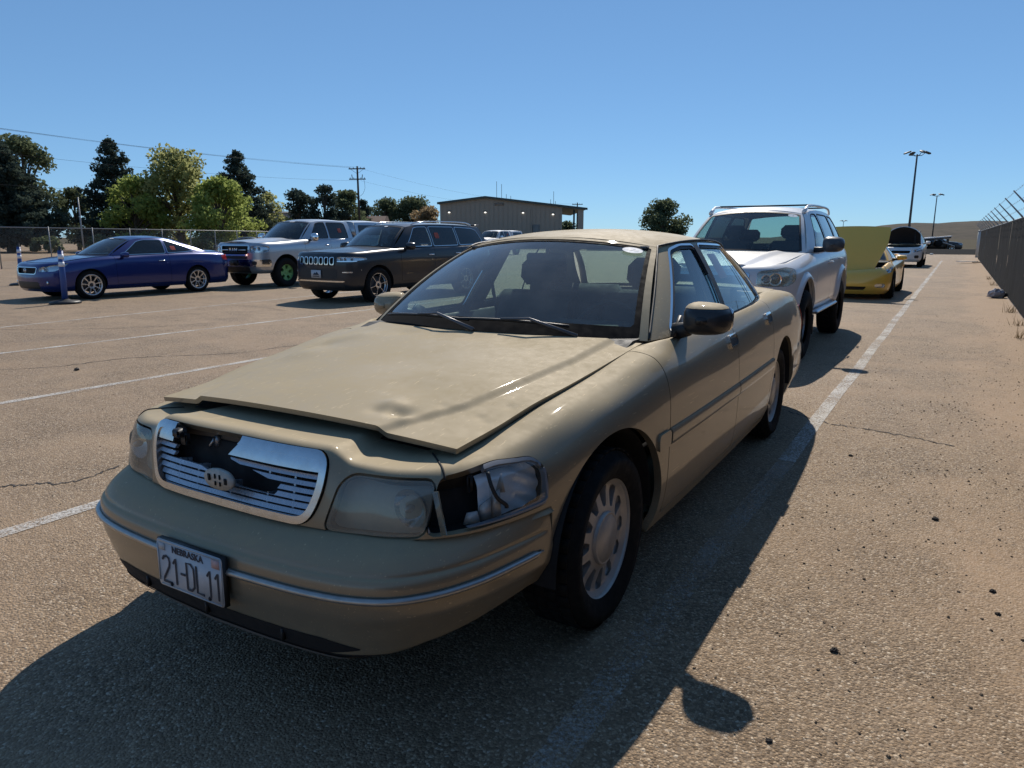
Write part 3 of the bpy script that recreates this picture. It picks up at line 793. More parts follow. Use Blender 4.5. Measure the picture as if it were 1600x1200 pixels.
    U_, V_ = np.meshgrid(np.linspace(0, 1, 8), np.linspace(0, 1, 14)); fx = .72 + .122 * U_; fy = 1.48 + .52 * V_; fz = .926 + .030 * V_ - .012 * U_ ** 2
    fil = face_out(grid(np.stack([fx, fy, fz], -1)), 2, 1); parts.append(fil.both())
    obj('body', join(parts), PNT, car)
    inner = [roof.off(-.03).flip()]
    obj('headliner', join(inner), M_HEADLINER, car)
    obj('window_trim', chromef.both(), M_CHROME, car)
    # drip rail line along the roof edge
    rl = crom(rail, 40); rl2 = [(x + .004, y, z + .006) for x, y, z in rl]
    a_line = crom([(.775, 1.72, .962), (.68, 2.04, 1.165), (.575, 2.355, 1.352)], 16)
    obj('roof_seam', join([tube(np.concatenate([a_line, rl2]) * [sx, 1, 1], .006, 5) for sx in (-1, 1)]), M_TRIM, car)
    # fixed glass
    obj('windshield', clip(ws, ww(ws) - .002).off(-.006), M_GLASS_WS, car)
    band = clip(ws, ww(ws) - .001); bf = np.maximum(.022 - ww(band), .10 - band.t + .035 * band.s ** 2 * 0)
    obj('windshield_border', clip(band, bf).off(-.003), simple('black_frit', (.008, .008, .009), .85, spec=.1), car)
    obj('rear_window', clip(bw, wb(bw) - .002).off(-.006), M_GLASS, car)
    # doors
    for sx in (1, -1):
        for k, (df, wp, nm) in enumerate(((d1, w1, 'front'), (d2, w2, 'rear'))):
            dm = hem(clip(skin, df(skin) - .003), .03)
            gl = clip(sp, poly_sdf(sp.y, sp.z, wp) - .004).off(-.010)
            rb = clip(clip(sp, lambda m: poly_sdf(m.y, m.z, wp) + .010), lambda m: -poly_sdf(m.y, m.z, wp) + .006).off(-.004)
            mm = clip(skin, df(skin) - .006); mm = clip(mm, np.minimum(mm.z - .566, .634 - mm.z) + 0 * mm.z)
            bevel = np.clip(np.minimum(mm.z - .566, .634 - mm.z) / .012, 0, 1)
            mm = mm.off(.004 + .008 * bevel)
            mm = hem(mm, .012)
            yh, zh = ((2.535, .865), (3.45, .895))[k]
            # recessed handle: bezel + flap
            sel = skin
            hp = rpoly([(yh - .075, zh - .032), (yh + .075, zh - .032), (yh + .075, zh + .032), (yh - .075, zh + .032)], .025)
            hb = hem(clip(sel, poly_sdf(sel.y, sel.z, hp)).off(.006), .008)
            hp2 = rpoly([(yh - .060, zh - .024), (yh + .062, zh - .024), (yh + .062, zh + .014), (yh - .060, zh + .014)], .012)
            hc = clip(sel, poly_sdf(sel.y, sel.z, hp2)).off(.0075)
            rimf = poly_sdf(sel.y, sel.z, hp)
            hr = hem(clip(clip(sel, rimf + .002), lambda m: .010 - poly_sdf(m.y, m.z, hp)).off(.012), .012)
            def m_(q): return q if sx > 0 else q.mirror()
            d = obj('door', m_(dm), PNT, car); 
            obj('side_molding', m_(mm), PNT, d)
            obj('window', m_(gl), M_GLASS, d); obj('window_rubber', m_(rb), M_TRIM, d)
            obj('handle', m_(join([hb])), PNT, d); obj('handle_trim', m_(hr), M_CHROME, d); obj('handle_recess', m_(hc), M_BLACK, d)
    # fender / quarter moldings
    for y0, y1 in ((1.385, 1.508), ):
        mm = clip(skin, np.minimum(np.minimum(skin.y - y0, y1 - skin.y), np.minimum(skin.z - .566, .634 - skin.z)))
        mm = hem(mm.off(.010), .012); obj('side_molding', mm.both(), PNT, car)
    # pillar between the doors (black applique) and quarter divider
    for sx in (1, -1):
        pl = crom([(0, 2.685, .975), (0, 2.772, 1.348)], 8)
        v = (sp.z - .975) / .37; f = .036 - np.abs(sp.y - (2.69 + .085 * v))
        pm = clip(clip(sp, f), lambda m: np.minimum(m.z - .972, 1.352 - m.z)).off(.004); obj('door_pillar', hem(pm if sx > 0 else pm.mirror(), .02), M_TRIM, car)
        f2 = .010 - np.abs(sp.y - (3.40 - .10 * v)); pm = clip(clip(sp, f2), lambda m: poly_sdf(m.y, m.z, w2)).off(-.004); obj('window_divider', pm if sx > 0 else pm.mirror(), M_TRIM, car)
    # ---------------- hood
    sst = lambda a, b, x: (lambda t_: t_ * t_ * (3 - 2 * t_))(np.clip((x - a) / (b - a), 0, 1))
    def dents(X, Y):
        xc = np.interp(Y, [.35, .66, 1.25, 1.7], [.43, .545, .64, .66])
        z = .016 * (1 - sst(-.022, .022, np.abs(X) - xc))
        for cx, cy, r, d in ((.405, .485, .038, -.017), (.345, .53, .045, .010), (.45, .45, .03, .005), (.33, .46, .03, -.006), (.30, .70, .10, -.006), (.49, .60, .02, -.003), (.62, .62, .018, -.004), (.66, .74, .022, -.004), (.655, .60, .015, -.003), (-.50, .95, .09, .008), (-.56, 1.12, .07, -.009), (-.48, 1.28, .08, .007), (-.3, 1.38, .06, -.006), (-.1, 1.36, .07, -.004), (.08, .98, .16, -.004), (-.2, .62, .12, -.004), (.1, 1.36, .06, -.003), (.3, 1.37, .07, -.003)):
            z = z + d * np.exp(-((X - cx) ** 2 + (Y - cy) ** 2) / r ** 2)
        return z
    hxe = [(.385, .690), (.6, .700), (.8, .712), (1.03, .738), (1.3, .757), (1.68, .768)]
    hze = [(.385, .800), (.6, .822), (.8, .852), (1.03, .882), (1.3, .916), (1.68, .956)]
    hzc = [(.345, .838), (.6, .868), (.8, .888), (1.03, .914), (1.45, .966)]
    hood = panel_top(hxe, hze, hzc, (.345, .392), (1.45, 1.655), 110, 230, 2.1, extra=dents)
    hp_ = np.abs(hood.s) * 1.0
    hood = face_out(hood, 2, 1).renorm()
    # round the leading corners a little
    hood = clip(hood, np.minimum(1e9, (.997 - np.abs(hood.s)) * .7 + (hood.t) * 2.0))
    obj('hood', hem(hood, .017), PNT, car, )
    under = panel_top(hxe, [(k, v - .05) for k, v in hze], [(k, v - .05) for k, v in hzc], (.40, .44), (1.43, 1.62), 10, 20, 2.1)
    under.P[:, 0] *= .96; obj('hood_lining', under, M_DARK, car)
    # ---------------- trunk lid and tail
    txe = [(4.1, .70), (4.3, .72), (4.8, .69), (5.15, .62)]
    tze = [(4.1, 1.004), (4.3, 1.0), (4.8, .985), (5.15, .965)]
    tzc = [(4.19, 1.018), (4.5, 1.03), (4.9, 1.022), (5.25, .985)]
    tr = face_out(panel_top(txe, tze, tzc, (4.19, 4.15), (5.25, 5.12), 30, 40, 2.2), 2, 1)
    obj('trunk_lid', hem(tr, .03), PNT, car)
    tb_plan = [(.955, 4.36), (.945, 4.62), (.915, 4.95), (.85, 5.19), (.72, 5.32), (.5, 5.375), (.25, 5.39), (0, 5.395)]
    tc = crom(tb_plan, 50); Tn = np.gradient(tc, axis=0); Tn /= np.linalg.norm(Tn, axis=1, keepdims=True); nn = np.stack([Tn[:, 1], -Tn[:, 0]], 1)
    def sweep(c2, n2, prof, flip=False, m=None):
        cv = [np.column_stack([c2 - n2 * i, np.full(len(c2), z)]) for i, z in prof]
        for q in cv: q[:, 0] = np.maximum(q[:, 0], 0)
        return loft(cv, m or len(prof) * 4, flip)
    rbm = face_out(sweep(tc, nn, [(.07, .24), (.02, .32), (0, .42), (.0, .50), (.02, .57), (.06, .60)]), 0, 1)
    rbm = clip(rbm, arch_field(rbm, AR)); obj('rear_bumper', hem(rbm, .03).both(), PNT, car)
    tl = poly_sdf(w.s, w.z, W.poly([(4.93, .66), (5.02, .84), (('r', .5)), ] if False else [(4.98, .66), (4.98, .85), (('r', .36), .86), (('r', .36), .66)]))
    tls = clip(w, tl).off(.006)
    for sx in (1, -1): obj('tail_lamp', hem(tls if sx > 0 else tls.mirror(), .02), simple('red_lens', (.35, .015, .012), .15, 0, .6), car)
    # ---------------- front bumper
    bplan = [(0, .0), (.25, .008), (.45, .026), (.58, .055), (.68, .105), (.755, .19), (.812, .31), (.850, .46), (.876, .60), (.893, .72)]
    bc = crom(bplan, 120); Tn = np.gradient(bc, axis=0); Tn /= np.linalg.norm(Tn, axis=1, keepdims=True); bn = np.stack([Tn[:, 1], -Tn[:, 0]], 1); bn[0] = (0, -1)
    bl = np.concatenate([[0], np.cumsum(np.linalg.norm(np.diff(bc, axis=0), axis=1))])
    ysp = np.interp(bc[:, 1], [0, .3, .6], [1., .55, .12])           # the shelf dies out along the flank
    prof = [(.075, .222), (.046, .238), (.030, .285), (.014, .345), (.002, .40), (.0, .452), (.003, .487), (.007, .503), (.022, .520), (.050, .545), (.085, .565), (.125, .580), (.15, .578)]
    cv = []
    for q, (i, z) in enumerate(prof):
        ii = np.where(z > .5, i * ysp + .004, i); cc_ = bc - bn * ii[:, None] if np.ndim(ii) else bc - bn * ii
        zz = np.full(len(bc), z)
        if z > .5: zz = .5 + (z - .5) * (1 + .12 * (1 - ysp))
        else: zz = z + np.interp(bl, [0, .5, .8, 1.2], [0, .01, .07, .11]) * max(0, (.42 - z) / .22)
        cc_ = cc_.copy(); cc_[:, 0] = np.maximum(cc_[:, 0], 0); cc_[0, 0] = 0
        cv.append(np.column_stack([cc_, zz]))
    bm = loft(cv, 90); bm.A[:, 0] = np.broadcast_to(bl[:, None], (120, 90)).ravel(); bm = face_out(bm, 1, -1)
    bm = clip(bm, .630 + 0 * bm.y - bm.y + np.clip(.45 - bm.z, 0, 1) * -.12)
    bm = clip(bm, arch_field(bm, AR))
    # groove lines moulded in the cover, and the lower air slot
    slot = lambda m: poly_sdf(np.abs(m.s), m.z, rpoly([(-.5, .258), (.47, .258), (.60, .290), (.47, .312), (-.5, .306)], .02))
    bcov = bm.copy(); gz = .505 + 0 * bm.z
    gro = np.exp(-((bcov.z - .512) / .006) ** 2) * np.where(bcov.y < .6, 1, 0) * .004
    bcov.P = bcov.P - bcov.N * gro[:, None]
    shade_low = clip(bcov, lambda m: .256 - m.z + np.interp(np.abs(m.s), [0, .5, .8, 1.2], [0, .004, .03, .05])); bcov = clip(bcov, lambda m: m.z - .256 - np.interp(np.abs(m.s), [0, .5, .8, 1.2], [0, .004, .03, .05]))
    obj('front_bumper', hem(bcov, .03).both(), PNT, car); obj('bumper_shade_strip', hem(shade_low, .02).both(), M_BLACK, car)  # black lowest strip: shade under the bumper put into the cover's colour
    sl_back = clip(bm, slot(bm)).off(.0015); ribs = []
    fb = obj('bumper_slot', sl_back.both(), M_DARK, car)
    for q in (-2, 0, 2):
        xx = q * .16; yy = np.interp(abs(xx), bc[:, 0], bc[:, 1]); ribs.append(box((xx, yy + .026, .285), (.006, .012, .036)))
    obj('slot_rib', join(ribs), M_BLACK, car)
    lipp = clip(bm, np.minimum(bm.z - .236, .252 - bm.z)); lipp = clip(lipp, .60 - np.abs(lipp.s)).off(.004)
    obj('bumper_lip', lipp.both(), simple('scuffed_trim', (.16, .155, .15), .5), car)
    # bright rub strip around the bumper
    si = np.linspace(0, 1, 70); yend = .575; smax = np.interp(yend, bc[:, 1], bl)
    rp = np.stack([np.interp(si * smax, bl, (bc + bn * .006)[:, k]) for k in (0, 1)], 1); rp[0, 0] = 0
    rp3 = np.column_stack([rp, np.interp(si, [0, 1], [.452, .458])])
    rad = np.where(si > .985, .004, .0105)
    half = tube(rp3, rad, 8)
    obj('rub_strip', join([half, half.mirror()]), simple('dull_bright_strip', (.42, .41, .39), .35, .7, var=.25, nscale=40), car)
    # ---------------- grille
    gw = face_out(Wall(plan, lev, 1300, 90).surf, 1, -1); gw = clip(gw, .45 - gw.s)
    gwb = gw.both()
    fld = g_gr
    def gsub(f, d, h=.02): return hem(clip(gwb, f(gwb)).off(d), h)
    back = clip(gwb, fld(gwb) + .003).off(-.075); obj('grille_cavity', back, M_DARK, car)
    rimm = lambda m: np.minimum(fld(m), .022 - fld(m))
    # broken-out stretch of the top frame
    hole = [(-.275, .84), (.045, .84), (.045, .785), (-.01, .730), (.225, .690), (.21, .655), (.05, .655), (-.06, .672), (-.14, .688), (-.285, .690)]
    hsd = lambda m: -poly_sdf(m.x, m.z, hole)
    gf = clip(gwb, rimm(gwb)); gf = clip(gf, hsd(gf)); fr = obj('grille', hem(gf.off(.010), .035), M_WORN_CHROME, car)
    topband = lambda m: np.minimum(np.minimum(fld(m) - .004, m.z - .742), .9)
    tbm = clip(gwb, topband(gwb)); tbm = clip(tbm, hsd(tbm)); obj('grille_top_bar', hem(tbm.off(.006), .03), M_WORN_CHROME, fr)
    for q, z0 in enumerate((.612, .633, .654, .676, .698, .720)):
        f = lambda m: np.minimum(np.minimum(fld(m) - .018, m.z - z0), z0 + .0135 - m.z)
        b_ = clip(gwb, f(gwb)); b_ = clip(b_, hsd(b_))
        if len(b_.P): b_ = b_.off(-.012 + (z0 + .0135 - b_.z) * .5); obj('grille_bar', hem(b_, .012), simple('grille_plastic', (.50, .53, .58), .28, .6, var=.2, nscale=25), fr)
    for xx in (-.27, -.165, .0, .165, .27):
        f = lambda m: np.minimum(np.minimum(fld(m) - .018, .004 - np.abs(m.x - xx)), .72 - m.z)
        b_ = clip(gwb, f(gwb)); b_ = clip(b_, hsd(b_))
        if len(b_.P): obj('grille_rib', hem(b_.off(-.022), .04), simple('grille_plastic', (.34, .37, .42)), fr)
    # what the broken grille shows: header brace, latch, loose tab
    obj('radiator_brace', box((-.05, .245, .765), (.62, .02, .05), bev=.006), simple('dusty_steel', (.13, .11, .09), .8, .2), car)
    obj('hood_latch', join([box((-.155, .228, .745), (.012, .02, .035)), tube([(-.155, .215, .76), (-.15, .205, .75), (-.16, .2, .735), (-.17, .21, .728)], .004, 5)]), simple('bare_steel', (.45, .45, .45), .4, .8), car)
    obj('loose_tab', join([box((-.262, .165, .772), (.035, .04, .03), bev=.006), box((-.25, .175, .75), (.03, .02, .04), bev=.004)]), M_BLACK, car)
    # emblem plate without its badge
    em = prism(rpoly([(-.07, 0), (-.05, .026), (0, .034), (.05, .026), (.07, 0), (.05, -.026), (0, -.034), (-.05, -.026)], .02), 0, .014, 'y')
    em.P += (0.005, .098, .676)
    e = obj('emblem_base', em, simple('weathered_resin', (.50, .46, .40), .7, 0, var=.3, nscale=60), fr)
    obj('emblem_hole', join([box((0.005 + dx, .0955, .676 + dz), (a, .004, b), bev=.0015) for dx, dz, a, b in ((-.038, .004, .011, .022), (-.010, .010, .006, .016), (.012, .010, .006, .016), (-.010, -.012, .006, .014), (.012, -.012, .006, .014), (.038, 0, .012, .020))]), M_DARK, e)
    # ---------------- lamps
    def pane(poly, off, grow=0.0): return clip(w, poly_sdf(w.s, w.z, poly, grow)).off(off)
    for sx in (1, -1):
        mm_ = (lambda q: q) if sx > 0 else (lambda q: q.mirror())
        hl = empty('headlamp', parent=car)
        obj('lens', mm_(hem(pane(P_head, -.002), .02)), M_LENS_FOG, hl)
        obj('reflector', mm_(pane(P_head, -.06, .01)), simple('dull_reflector', (.50, .50, .46), .4, .35), hl)
        obj('housing', mm_(hem(pane(P_head, -.064, .012), -.06)), M_BLACK, hl)
        bowl = lathe([(0, -.025), (.03, -.016), (.048, .004), (.056, .022)], 24, 'y'); bowl.P *= [1, -1, 1]; bowl.P += (.635 * sx, .262, .66)
        obj('reflector_bowl', bowl, M_REFLECTOR, hl); obj('bulb', ball((.635 * sx, .24, .66), (.012, .02, .012), 10, 6), simple('bulb_glass', (.6, .6, .6), .1, .4), hl)
    # corner lamps: the far one whole, the near one smashed
    cl = empty('corner_lamp', parent=car)
    obj('lens', pane(P_corner, -.002).mirror(), M_LENS, cl); obj('reflector', pane(P_corner, -.05, .008).mirror(), M_REFLECTOR, cl)
    cl = empty('corner_lamp', parent=car); cl['label'] = 'smashed corner lamp with its inner half torn open'
    k1 = W.key(.40)
    cut_ = lambda m: m.s - (k1 + (.70 - m.z) * -.10)
    c_out = pane(P_corner, -.001); f = cut_(c_out)
    outer = clip(c_out, f)
    obj('lens', hem(outer, .012), M_LENS, cl)
    rfl = pane(P_corner, -.045, .004); rfl = clip(rfl, cut_(rfl) + .02)
    rfl.P = rfl.P + rfl.N * (.005 * np.sin(rfl.z * 130 + rfl.s * 70))[:, None] * np.where(rfl.s > k1 + .12, 1, .2)[:, None]; rfl.renorm()
    obj('reflector', rfl, simple('corner_reflector', (.84, .85, .86), .25, .15), cl)
    obj('housing', hem(pane(P_corner, -.085, .010), -.08), M_DARK, cl)
    sdc = poly_sdf(w.s, w.z, P_corner)
    low = clip(w, np.minimum(sdc + .003, .0065 - sdc)); low = clip(low, np.minimum(.63 - low.z + np.where(low.s > k1, .2, 0), 9)); obj('lens_rim', hem(low.off(.004), .02), simple('grey_plastic', (.20, .21, .23), .4, .1), cl)
    crack = [(W.key(.405), .738), (W.key(.40), .70), (W.key(.415), .665), (W.key(.445), .632)]
    pts = []
    for s_, z_ in zip(*[np.array(crom(crack, 14))[:, q] for q in (0, 1)]):
        d2_ = (w.s - s_) ** 2 + ((w.z - z_) * 1) ** 2; i_ = int(np.argmin(d2_)); pts.append(w.P[i_] + w.N[i_] * .003 + [0, 0, z_ - w.z[i_]])
    obj('broken_gasket', tube(crom(pts[::4] + [pts[-1]], 20), .0065, 6), M_TRIM, cl)
    shard = []
    for (x0, y0, z0, a, b, rz) in ((.790, .425, .650, .05, .11, .62), (.775, .40, .632, .045, .07, .75), (.757, .365, .618, .05, .045, .7), (.80, .45, .70, .03, .06, .5)):
        tri = [(-a * .5, -b * .5), (a * .5, -b * .45), (a * RNG.uniform(.1, .5), b * RNG.uniform(.3, .55)), (a * RNG.uniform(-.3, 0), b * RNG.uniform(.1, .3))]
        q = prism(tri, -.003, .003, 'y'); c_, s_ = math.cos(rz), math.sin(rz); q.P = q.P @ np.array([[c_, s_, 0], [-s_, c_, 0], [0, 0, 1]]) + (x0, y0, z0); shard.append(q)
    obj('broken_shard', join(shard), simple('broken_bezel', (.42, .40, .38), .4, .3, var=.3, nscale=40), cl)
    fl = box((0, 0, 0), (.022, .004, .125), bev=.0015); fl.P = fl.P @ np.array(Matrix.Rotation(-.22, 3, 'Y')).T; fl.P += (.722, .262, .655)
    obj('lens_fragment', fl, M_LENS_FOG, cl)
    for q, (x0, y0) in enumerate(((.735, .39), )): obj('mount_post', box((x0, y0, .705), (.012, .02, .05), bev=.003), M_BLACK, cl)
    # joint between header panel and fender
    i_s = np.argmin(np.abs(np.unique(w.s) - W.key(-.742))); s0 = np.unique(w.s)[i_s]; sel_ = np.where(np.abs(w.s - s0) < 1e-6)[0]; sel_ = sel_[np.argsort(w.t[sel_])]; sel_ = [q for q in sel_ if 5.15 < w.t[q] < 7.4]
    for sx in (1, -1): obj('panel_joint', tube([(w.P[q] + w.N[q] * .0005) * [sx, 1, 1] for q in sel_], .0035, 5), M_DARK, car)
    # ---------------- licence plate
    pl = obj('licence_plate', prism([(a, b) for a, b in rpoly([(-.1525, -.076), (.1525, -.076), (.1525, .076), (-.1525, .076)], .014)], 0, .002, 'y'), simple('plate_white', (.50, .51, .53), .45, .1, var=.14, nscale=35), car)
    pl.location = (.004, -.024, .425); pl.rotation_euler = (-.02, 0, 0)
    rot = np.array([[1, 0, 0], [0, 0, -1], [0, 1, 0]])
    def letters(txt, size, x0, z0, sxs=1.0, ex=.0012, bold=0.0, mat=M_INK, nm='plate_lettering'):
        m = text_surf(txt, size, sxs, ex, bold=bold); m.P = m.P @ rot.T + (x0, -.0012, z0); obj(nm, m, mat, pl, smooth=False)
    ink = simple('plate_ink', (.035, .04, .055), .6)
    G = {'2': [[(0, .82), (.1, .95), (.3, 1), (.45, .93), (.5, .78), (.45, .6), (.05, .12), (0, 0), (.52, 0)]], '1': [[(.08, .78), (.27, 1), (.27, 0)]], '-': [[(.1, .5), (.42, .5)]],
         'D': [[(0, 0), (0, 1), (.3, 1), (.48, .85), (.5, .5), (.48, .15), (.3, 0), (0, 0)]], 'L': [[(0, 1), (0, 0), (.48, 0)]]}
    x0 = -.128; gl_all = []
    for ch, wd in zip('21-DL11', (.046, .034, .036, .046, .044, .036, .036)):
        st_ = []
        for line in G[ch]:
            pp = [(x0 + a * .068, -.0018, -.058 + b * .084) for a, b in line]
            st_.append(tube(pp, .0042, 4))
        q = join(st_); q.P[:, 1] = -.0018 + (q.P[:, 1] + .0018) * .3; obj('plate_lettering', q, ink, pl, smooth=False); x0 += wd
    letters('NEBRASKA', .030, -.005, .052, 1.0, .0008, .0004, ink)
    obj('plate_sticker', box((.125, -.001, .053), (.034, .0014, .026)), simple('faded_red', (.55, .36, .34), .6), pl)
    obj('plate_sticker', box((-.128, -.001, .053), (.030, .0014, .022)), simple('faded_grey', (.50, .51, .52), .6), pl)
    obj('plate_bolt', join([lathe([(0, -.004), (.006, -.003), (.007, 0)], 8, 'y').move((a, 0, b)) for a in (-.09, .09) for b in (-.062,)]), M_DARK, pl)
    fm = prism([(-.1525, -.076), (.1525, -.076), (.1525, .076), (-.1525, .076)], .003, .02, 'y'); obj('plate_bracket', fm, M_BLACK, pl)
    frm = []
    for a, b, c_, d_ in ((0, -.0715, .285, .004), (0, .0715, .285, .004), (-.148, 0, .004, .12), (.148, 0, .004, .12)): frm.append(box((a, -.0008, b), (c_, .003, d_)))
    obj('plate_rim', join(frm), simple('plate_edge', (.5, .52, .54), .4, .3), pl)
    # ---------------- cowl, wipers
    cw = ruled((1.43, .955), (.765, 1.66, .940), (1.475, .972), (.765, 1.73, .950), .0, 6, 30)
    obj('cowl', join([face_out(cw, 2, 1)]), simple('cowl_plastic', (.014, .014, .015), .8, spec=.15), car)
    def on_ws(u, v, h=.0):
        U2 = u * u; B = np.array([.772 * u, 1.46 * (1 - U2) + 1.715 * U2, .985 * (1 - U2) + .955 * U2]); T = np.array([.572 * u, 2.235 * (1 - U2) + 2.36 * U2, 1.402 * (1 - U2) + 1.347 * U2])
        d = np.array([0, -.417, .775]) / .88
        d = np.array([0, -(1.402 - .985), (2.235 - 1.46)]); d /= np.linalg.norm(d)
        return B * (1 - v) + T * v + d * (4 * v * (1 - v) * .035 + h)
    for u0, u1, up in ((.60, -.16, .62), (-.02, -.86, -.02)):
        wp = empty('wiper', parent=car)
        bl_ = [on_ws(u0 + (u1 - u0) * k, .055 + .05 * k * (1 - k) * 4 * .3, .014) for k in np.linspace(0, 1, 14)]
        obj('blade', join([tube(bl_, .007, 5)]), M_TRIM, wp)
        a0 = on_ws(u0 + .06 if u0 > 0 else .06, -.02, .02); am = on_ws(u0 + (u1 - u0) * .28, .05, .045); a1 = on_ws(u0 + (u1 - u0) * .52, .06, .028)
        obj('arm', tube([a0, am, a1], [.011, .007, .006], 6), simple('wiper_arm', (.10, .10, .11), .35, .3), wp)
    # ---------------- mirrors
    for sx in (1, -1):
        mr = empty('side_mirror', parent=car)
        sh = shell_mirror(.205, .140, .115); sh.P[:, 0] *= 1; sh.P += (.990, 1.865, 1.050)
        ft = join([tube([(.845, 1.86, .985), (.90, 1.855, 1.0), (.93, 1.85, 1.02)], [.040, .034, .03], 10), prism([(1.79, .968), (1.99, .972), (1.965, 1.03), (1.90, 1.055)], .845, .862, 'x')])
        gl_ = prism(rpoly([(.915, .995), (1.095, .995), (1.10, 1.105), (.915, 1.105)], .04), 1.862, 1.868, 'y')
        cap_ = sh.copy()
        fl_ = (lambda q: q) if sx > 0 else (lambda q: q.mirror().move((.085, .16, -.03)))
        top = clip(sh, sh.z - 1.098 + 0 * sh.z).off(.0015)
        obj('mirror_shell', fl_(sh), simple('mirror_black', (.020, .020, .022), .42, 0, .15) if sx > 0 else PNT, mr); obj('mirror_lit_top', fl_(top), PNT, mr)  # sun and shade in the colours: near shell black, far one and tops tan
        obj('mirror_foot', fl_(ft), M_BLACK, mr); obj('mirror_glass', fl_(gl_), M_MIRROR, mr)
    # ---------------- interior
    it = []
    dash = crom([(0, 0, 0), (0, 0, 1)], 3)
    dp = [(1.50, .93), (1.62, .965), (1.80, .965), (1.98, .95), (2.06, .90), (2.05, .72), (1.95, .62), (1.6, .6)]
    obj('dashboard', prism(dp, -.74, .74, 'x'), M_DASH, car, smooth=False)
    obj('dash_hood', box((.37, 1.93, .97), (.42, .22, .05), bev=.02), M_DASH, car)
    obj('steering_wheel', steering_wheel(.37, 2.20, .90, .45, .185), M_BLACK, car)
    for x0 in (-.37, .37): obj('front_seat', seat(x0, 2.42, .38, .60, back_h=.55), M_SEAT, car)
    obj('front_seat', join([box((0, 2.42, .45), (.2, .5, .14), bev=.04), box((0, 2.80, .72), (.18, .14, .40), bev=.05)]), M_SEAT, car)
    obj('rear_seat', join([seat(-.42, 3.30, .40, .55, back_h=.52, head=False), seat(.42, 3.30, .40, .55, back_h=.52, head=False), box((0, 3.35, .48), (.4, .5, .16), bev=.04), box((0, 3.62, .78), (.35, .16, .5), bev=.05)]), M_SEAT, car)
    obj('parcel_shelf', box((0, 3.92, .965), (1.3, .55, .03)), M_DASH, car)
    for sx in (-1, 1): obj('door_card', join([box((sx * .832, 2.72, .69), (.03, 1.75, .48), bev=.01), box((sx * .80, 2.3, .74), (.06, .5, .05), bev=.015), box((sx * .80, 3.15, .75), (.06, .4, .05), bev=.015)]), M_DASH, car)
    for sx in (-1, 1): bp = box((0, 0, 0), (.05, .17, .44), bev=.015); bp.P[:, 0] -= bp.P[:, 2] * .5; bp.P[:, 1] += bp.P[:, 2] * .2; bp.P += (.70, 2.73, 1.15); obj('inner_pillar', bp if sx > 0 else bp.mirror(), M_DASH, car)
    obj('rear_view_mirror', join([box((0, 2.22, 1.285), (.24, .03, .065), bev=.012), tube([(0, 2.22, 1.29), (0, 2.24, 1.38)], .008, 5)]), M_BLACK, car)
    for x0 in (-.33, .33): obj('sun_visor', box((x0, 2.38, 1.345), (.42, .16, .018), bev=.006), M_HEADLINER, car)
    obj('seat_belt', join([tube([(sx * .70, 2.74, 1.22), (sx * .66, 2.76, .95), (sx * .60, 2.78, .6)], .012, 5) for sx in (-1, 1)]), M_TRIM, car)
    # ---------------- stickers
    c0 = on_ws(.82, .885, .003)
    u_ = on_ws(.86, .885, .003) - c0; v_ = on_ws(.82, .92, .003) - c0; u_ /= np.linalg.norm(u_); v_ /= np.linalg.norm(v_)
    ov = [c0 + u_ * .052 * math.cos(a) + v_ * .034 * math.sin(a) for a in np.linspace(0, 2 * math.pi, 25)[:-1]]
    so = obj('windshield_sticker', S(np.array(ov), [tuple(range(24))]), M_WHITE_STICKER, car)
    n_ = np.cross(u_, v_)
    def bar(a0, b0, a1, b1, wd):
        d = np.array([a1 - a0, b1 - b0]); d = d / np.linalg.norm(d); q = np.array([-d[1], d[0]]) * wd / 2
        return S(np.array([c0 + u_ * (p[0]) + v_ * p[1] - n_ * (-.001 if n_[2] > 0 else .001) for p in ((a0 + q[0], b0 + q[1]), (a0 - q[0], b0 - q[1]), (a1 - q[0], b1 - q[1]), (a1 + q[0], b1 + q[1]))]), [(0, 1, 2, 3)])
    obj('sticker_print', join([bar(-.014, -.014, .012, .016, .004), bar(-.03, -.004, -.006, .004, .003), bar(.008, -.006, .032, .002, .003)]), simple('grey_ink', (.35, .36, .40), .6), so)
    st = clip(sp, poly_sdf(sp.y, sp.z, [(2.93, 1.17), (3.10, 1.17), (3.10, 1.31), (2.93, 1.31)])).off(-.012)
    obj('window_sticker', st, M_RED_STICKER, car)
    # ---------------- underbody, wheels
    for (y0, z0, r, e_) in AR:
        for sx in (1, -1):
            al = arch_liner(y0, z0, r - .004, .60, .90 if y0 < 2 else .93, e_); obj('wheel_arch', al if sx > 0 else al.mirror(), M_DARK, car)
    obj('underbody', join([box((0, 2.55, .26), (1.1, 4.0, .10)), box((0, .95, .46), (1.0, .9, .30)), box((0, 4.7, .42), (1.1, 1.0, .36)), box((0, 1.04, .3), (1.3, .12, .1))]), M_DARK, car)
    dish = lambda q: .080 + .008 * np.cos(np.clip(q / .45, 0, 1) * np.pi) * .5 - .014 * np.clip((q - .45) / .3, 0, 1) + .024 * np.clip((q - .86) / .12, 0, 1)
    hw_ = lambda q: .018 + .048 * np.clip((q - .52) / .34, 0, 1) ** .7 * (1 - .55 * np.clip((q - .80) / .1, 0, 1) ** 2)
    ms = wheel_meshes(.327, .215, .226, dish, 12, (.118, .197), hw_, .094, .05, .012)
    cp_ = lathe([(0, dish(0) + .006), (.086, dish(0) + .006), (.089, dish(0) + .002), (.091, dish(0) + .006), (.096, dish(0) + .004), (.099, dish(.4) - .006)], 40, 'x'); ms = (ms[0], ms[1], cp_, ms[3])
    mats = (M_RUBBER, M_SEDAN_RIM, M_SEDAN_RIM, M_DISC)
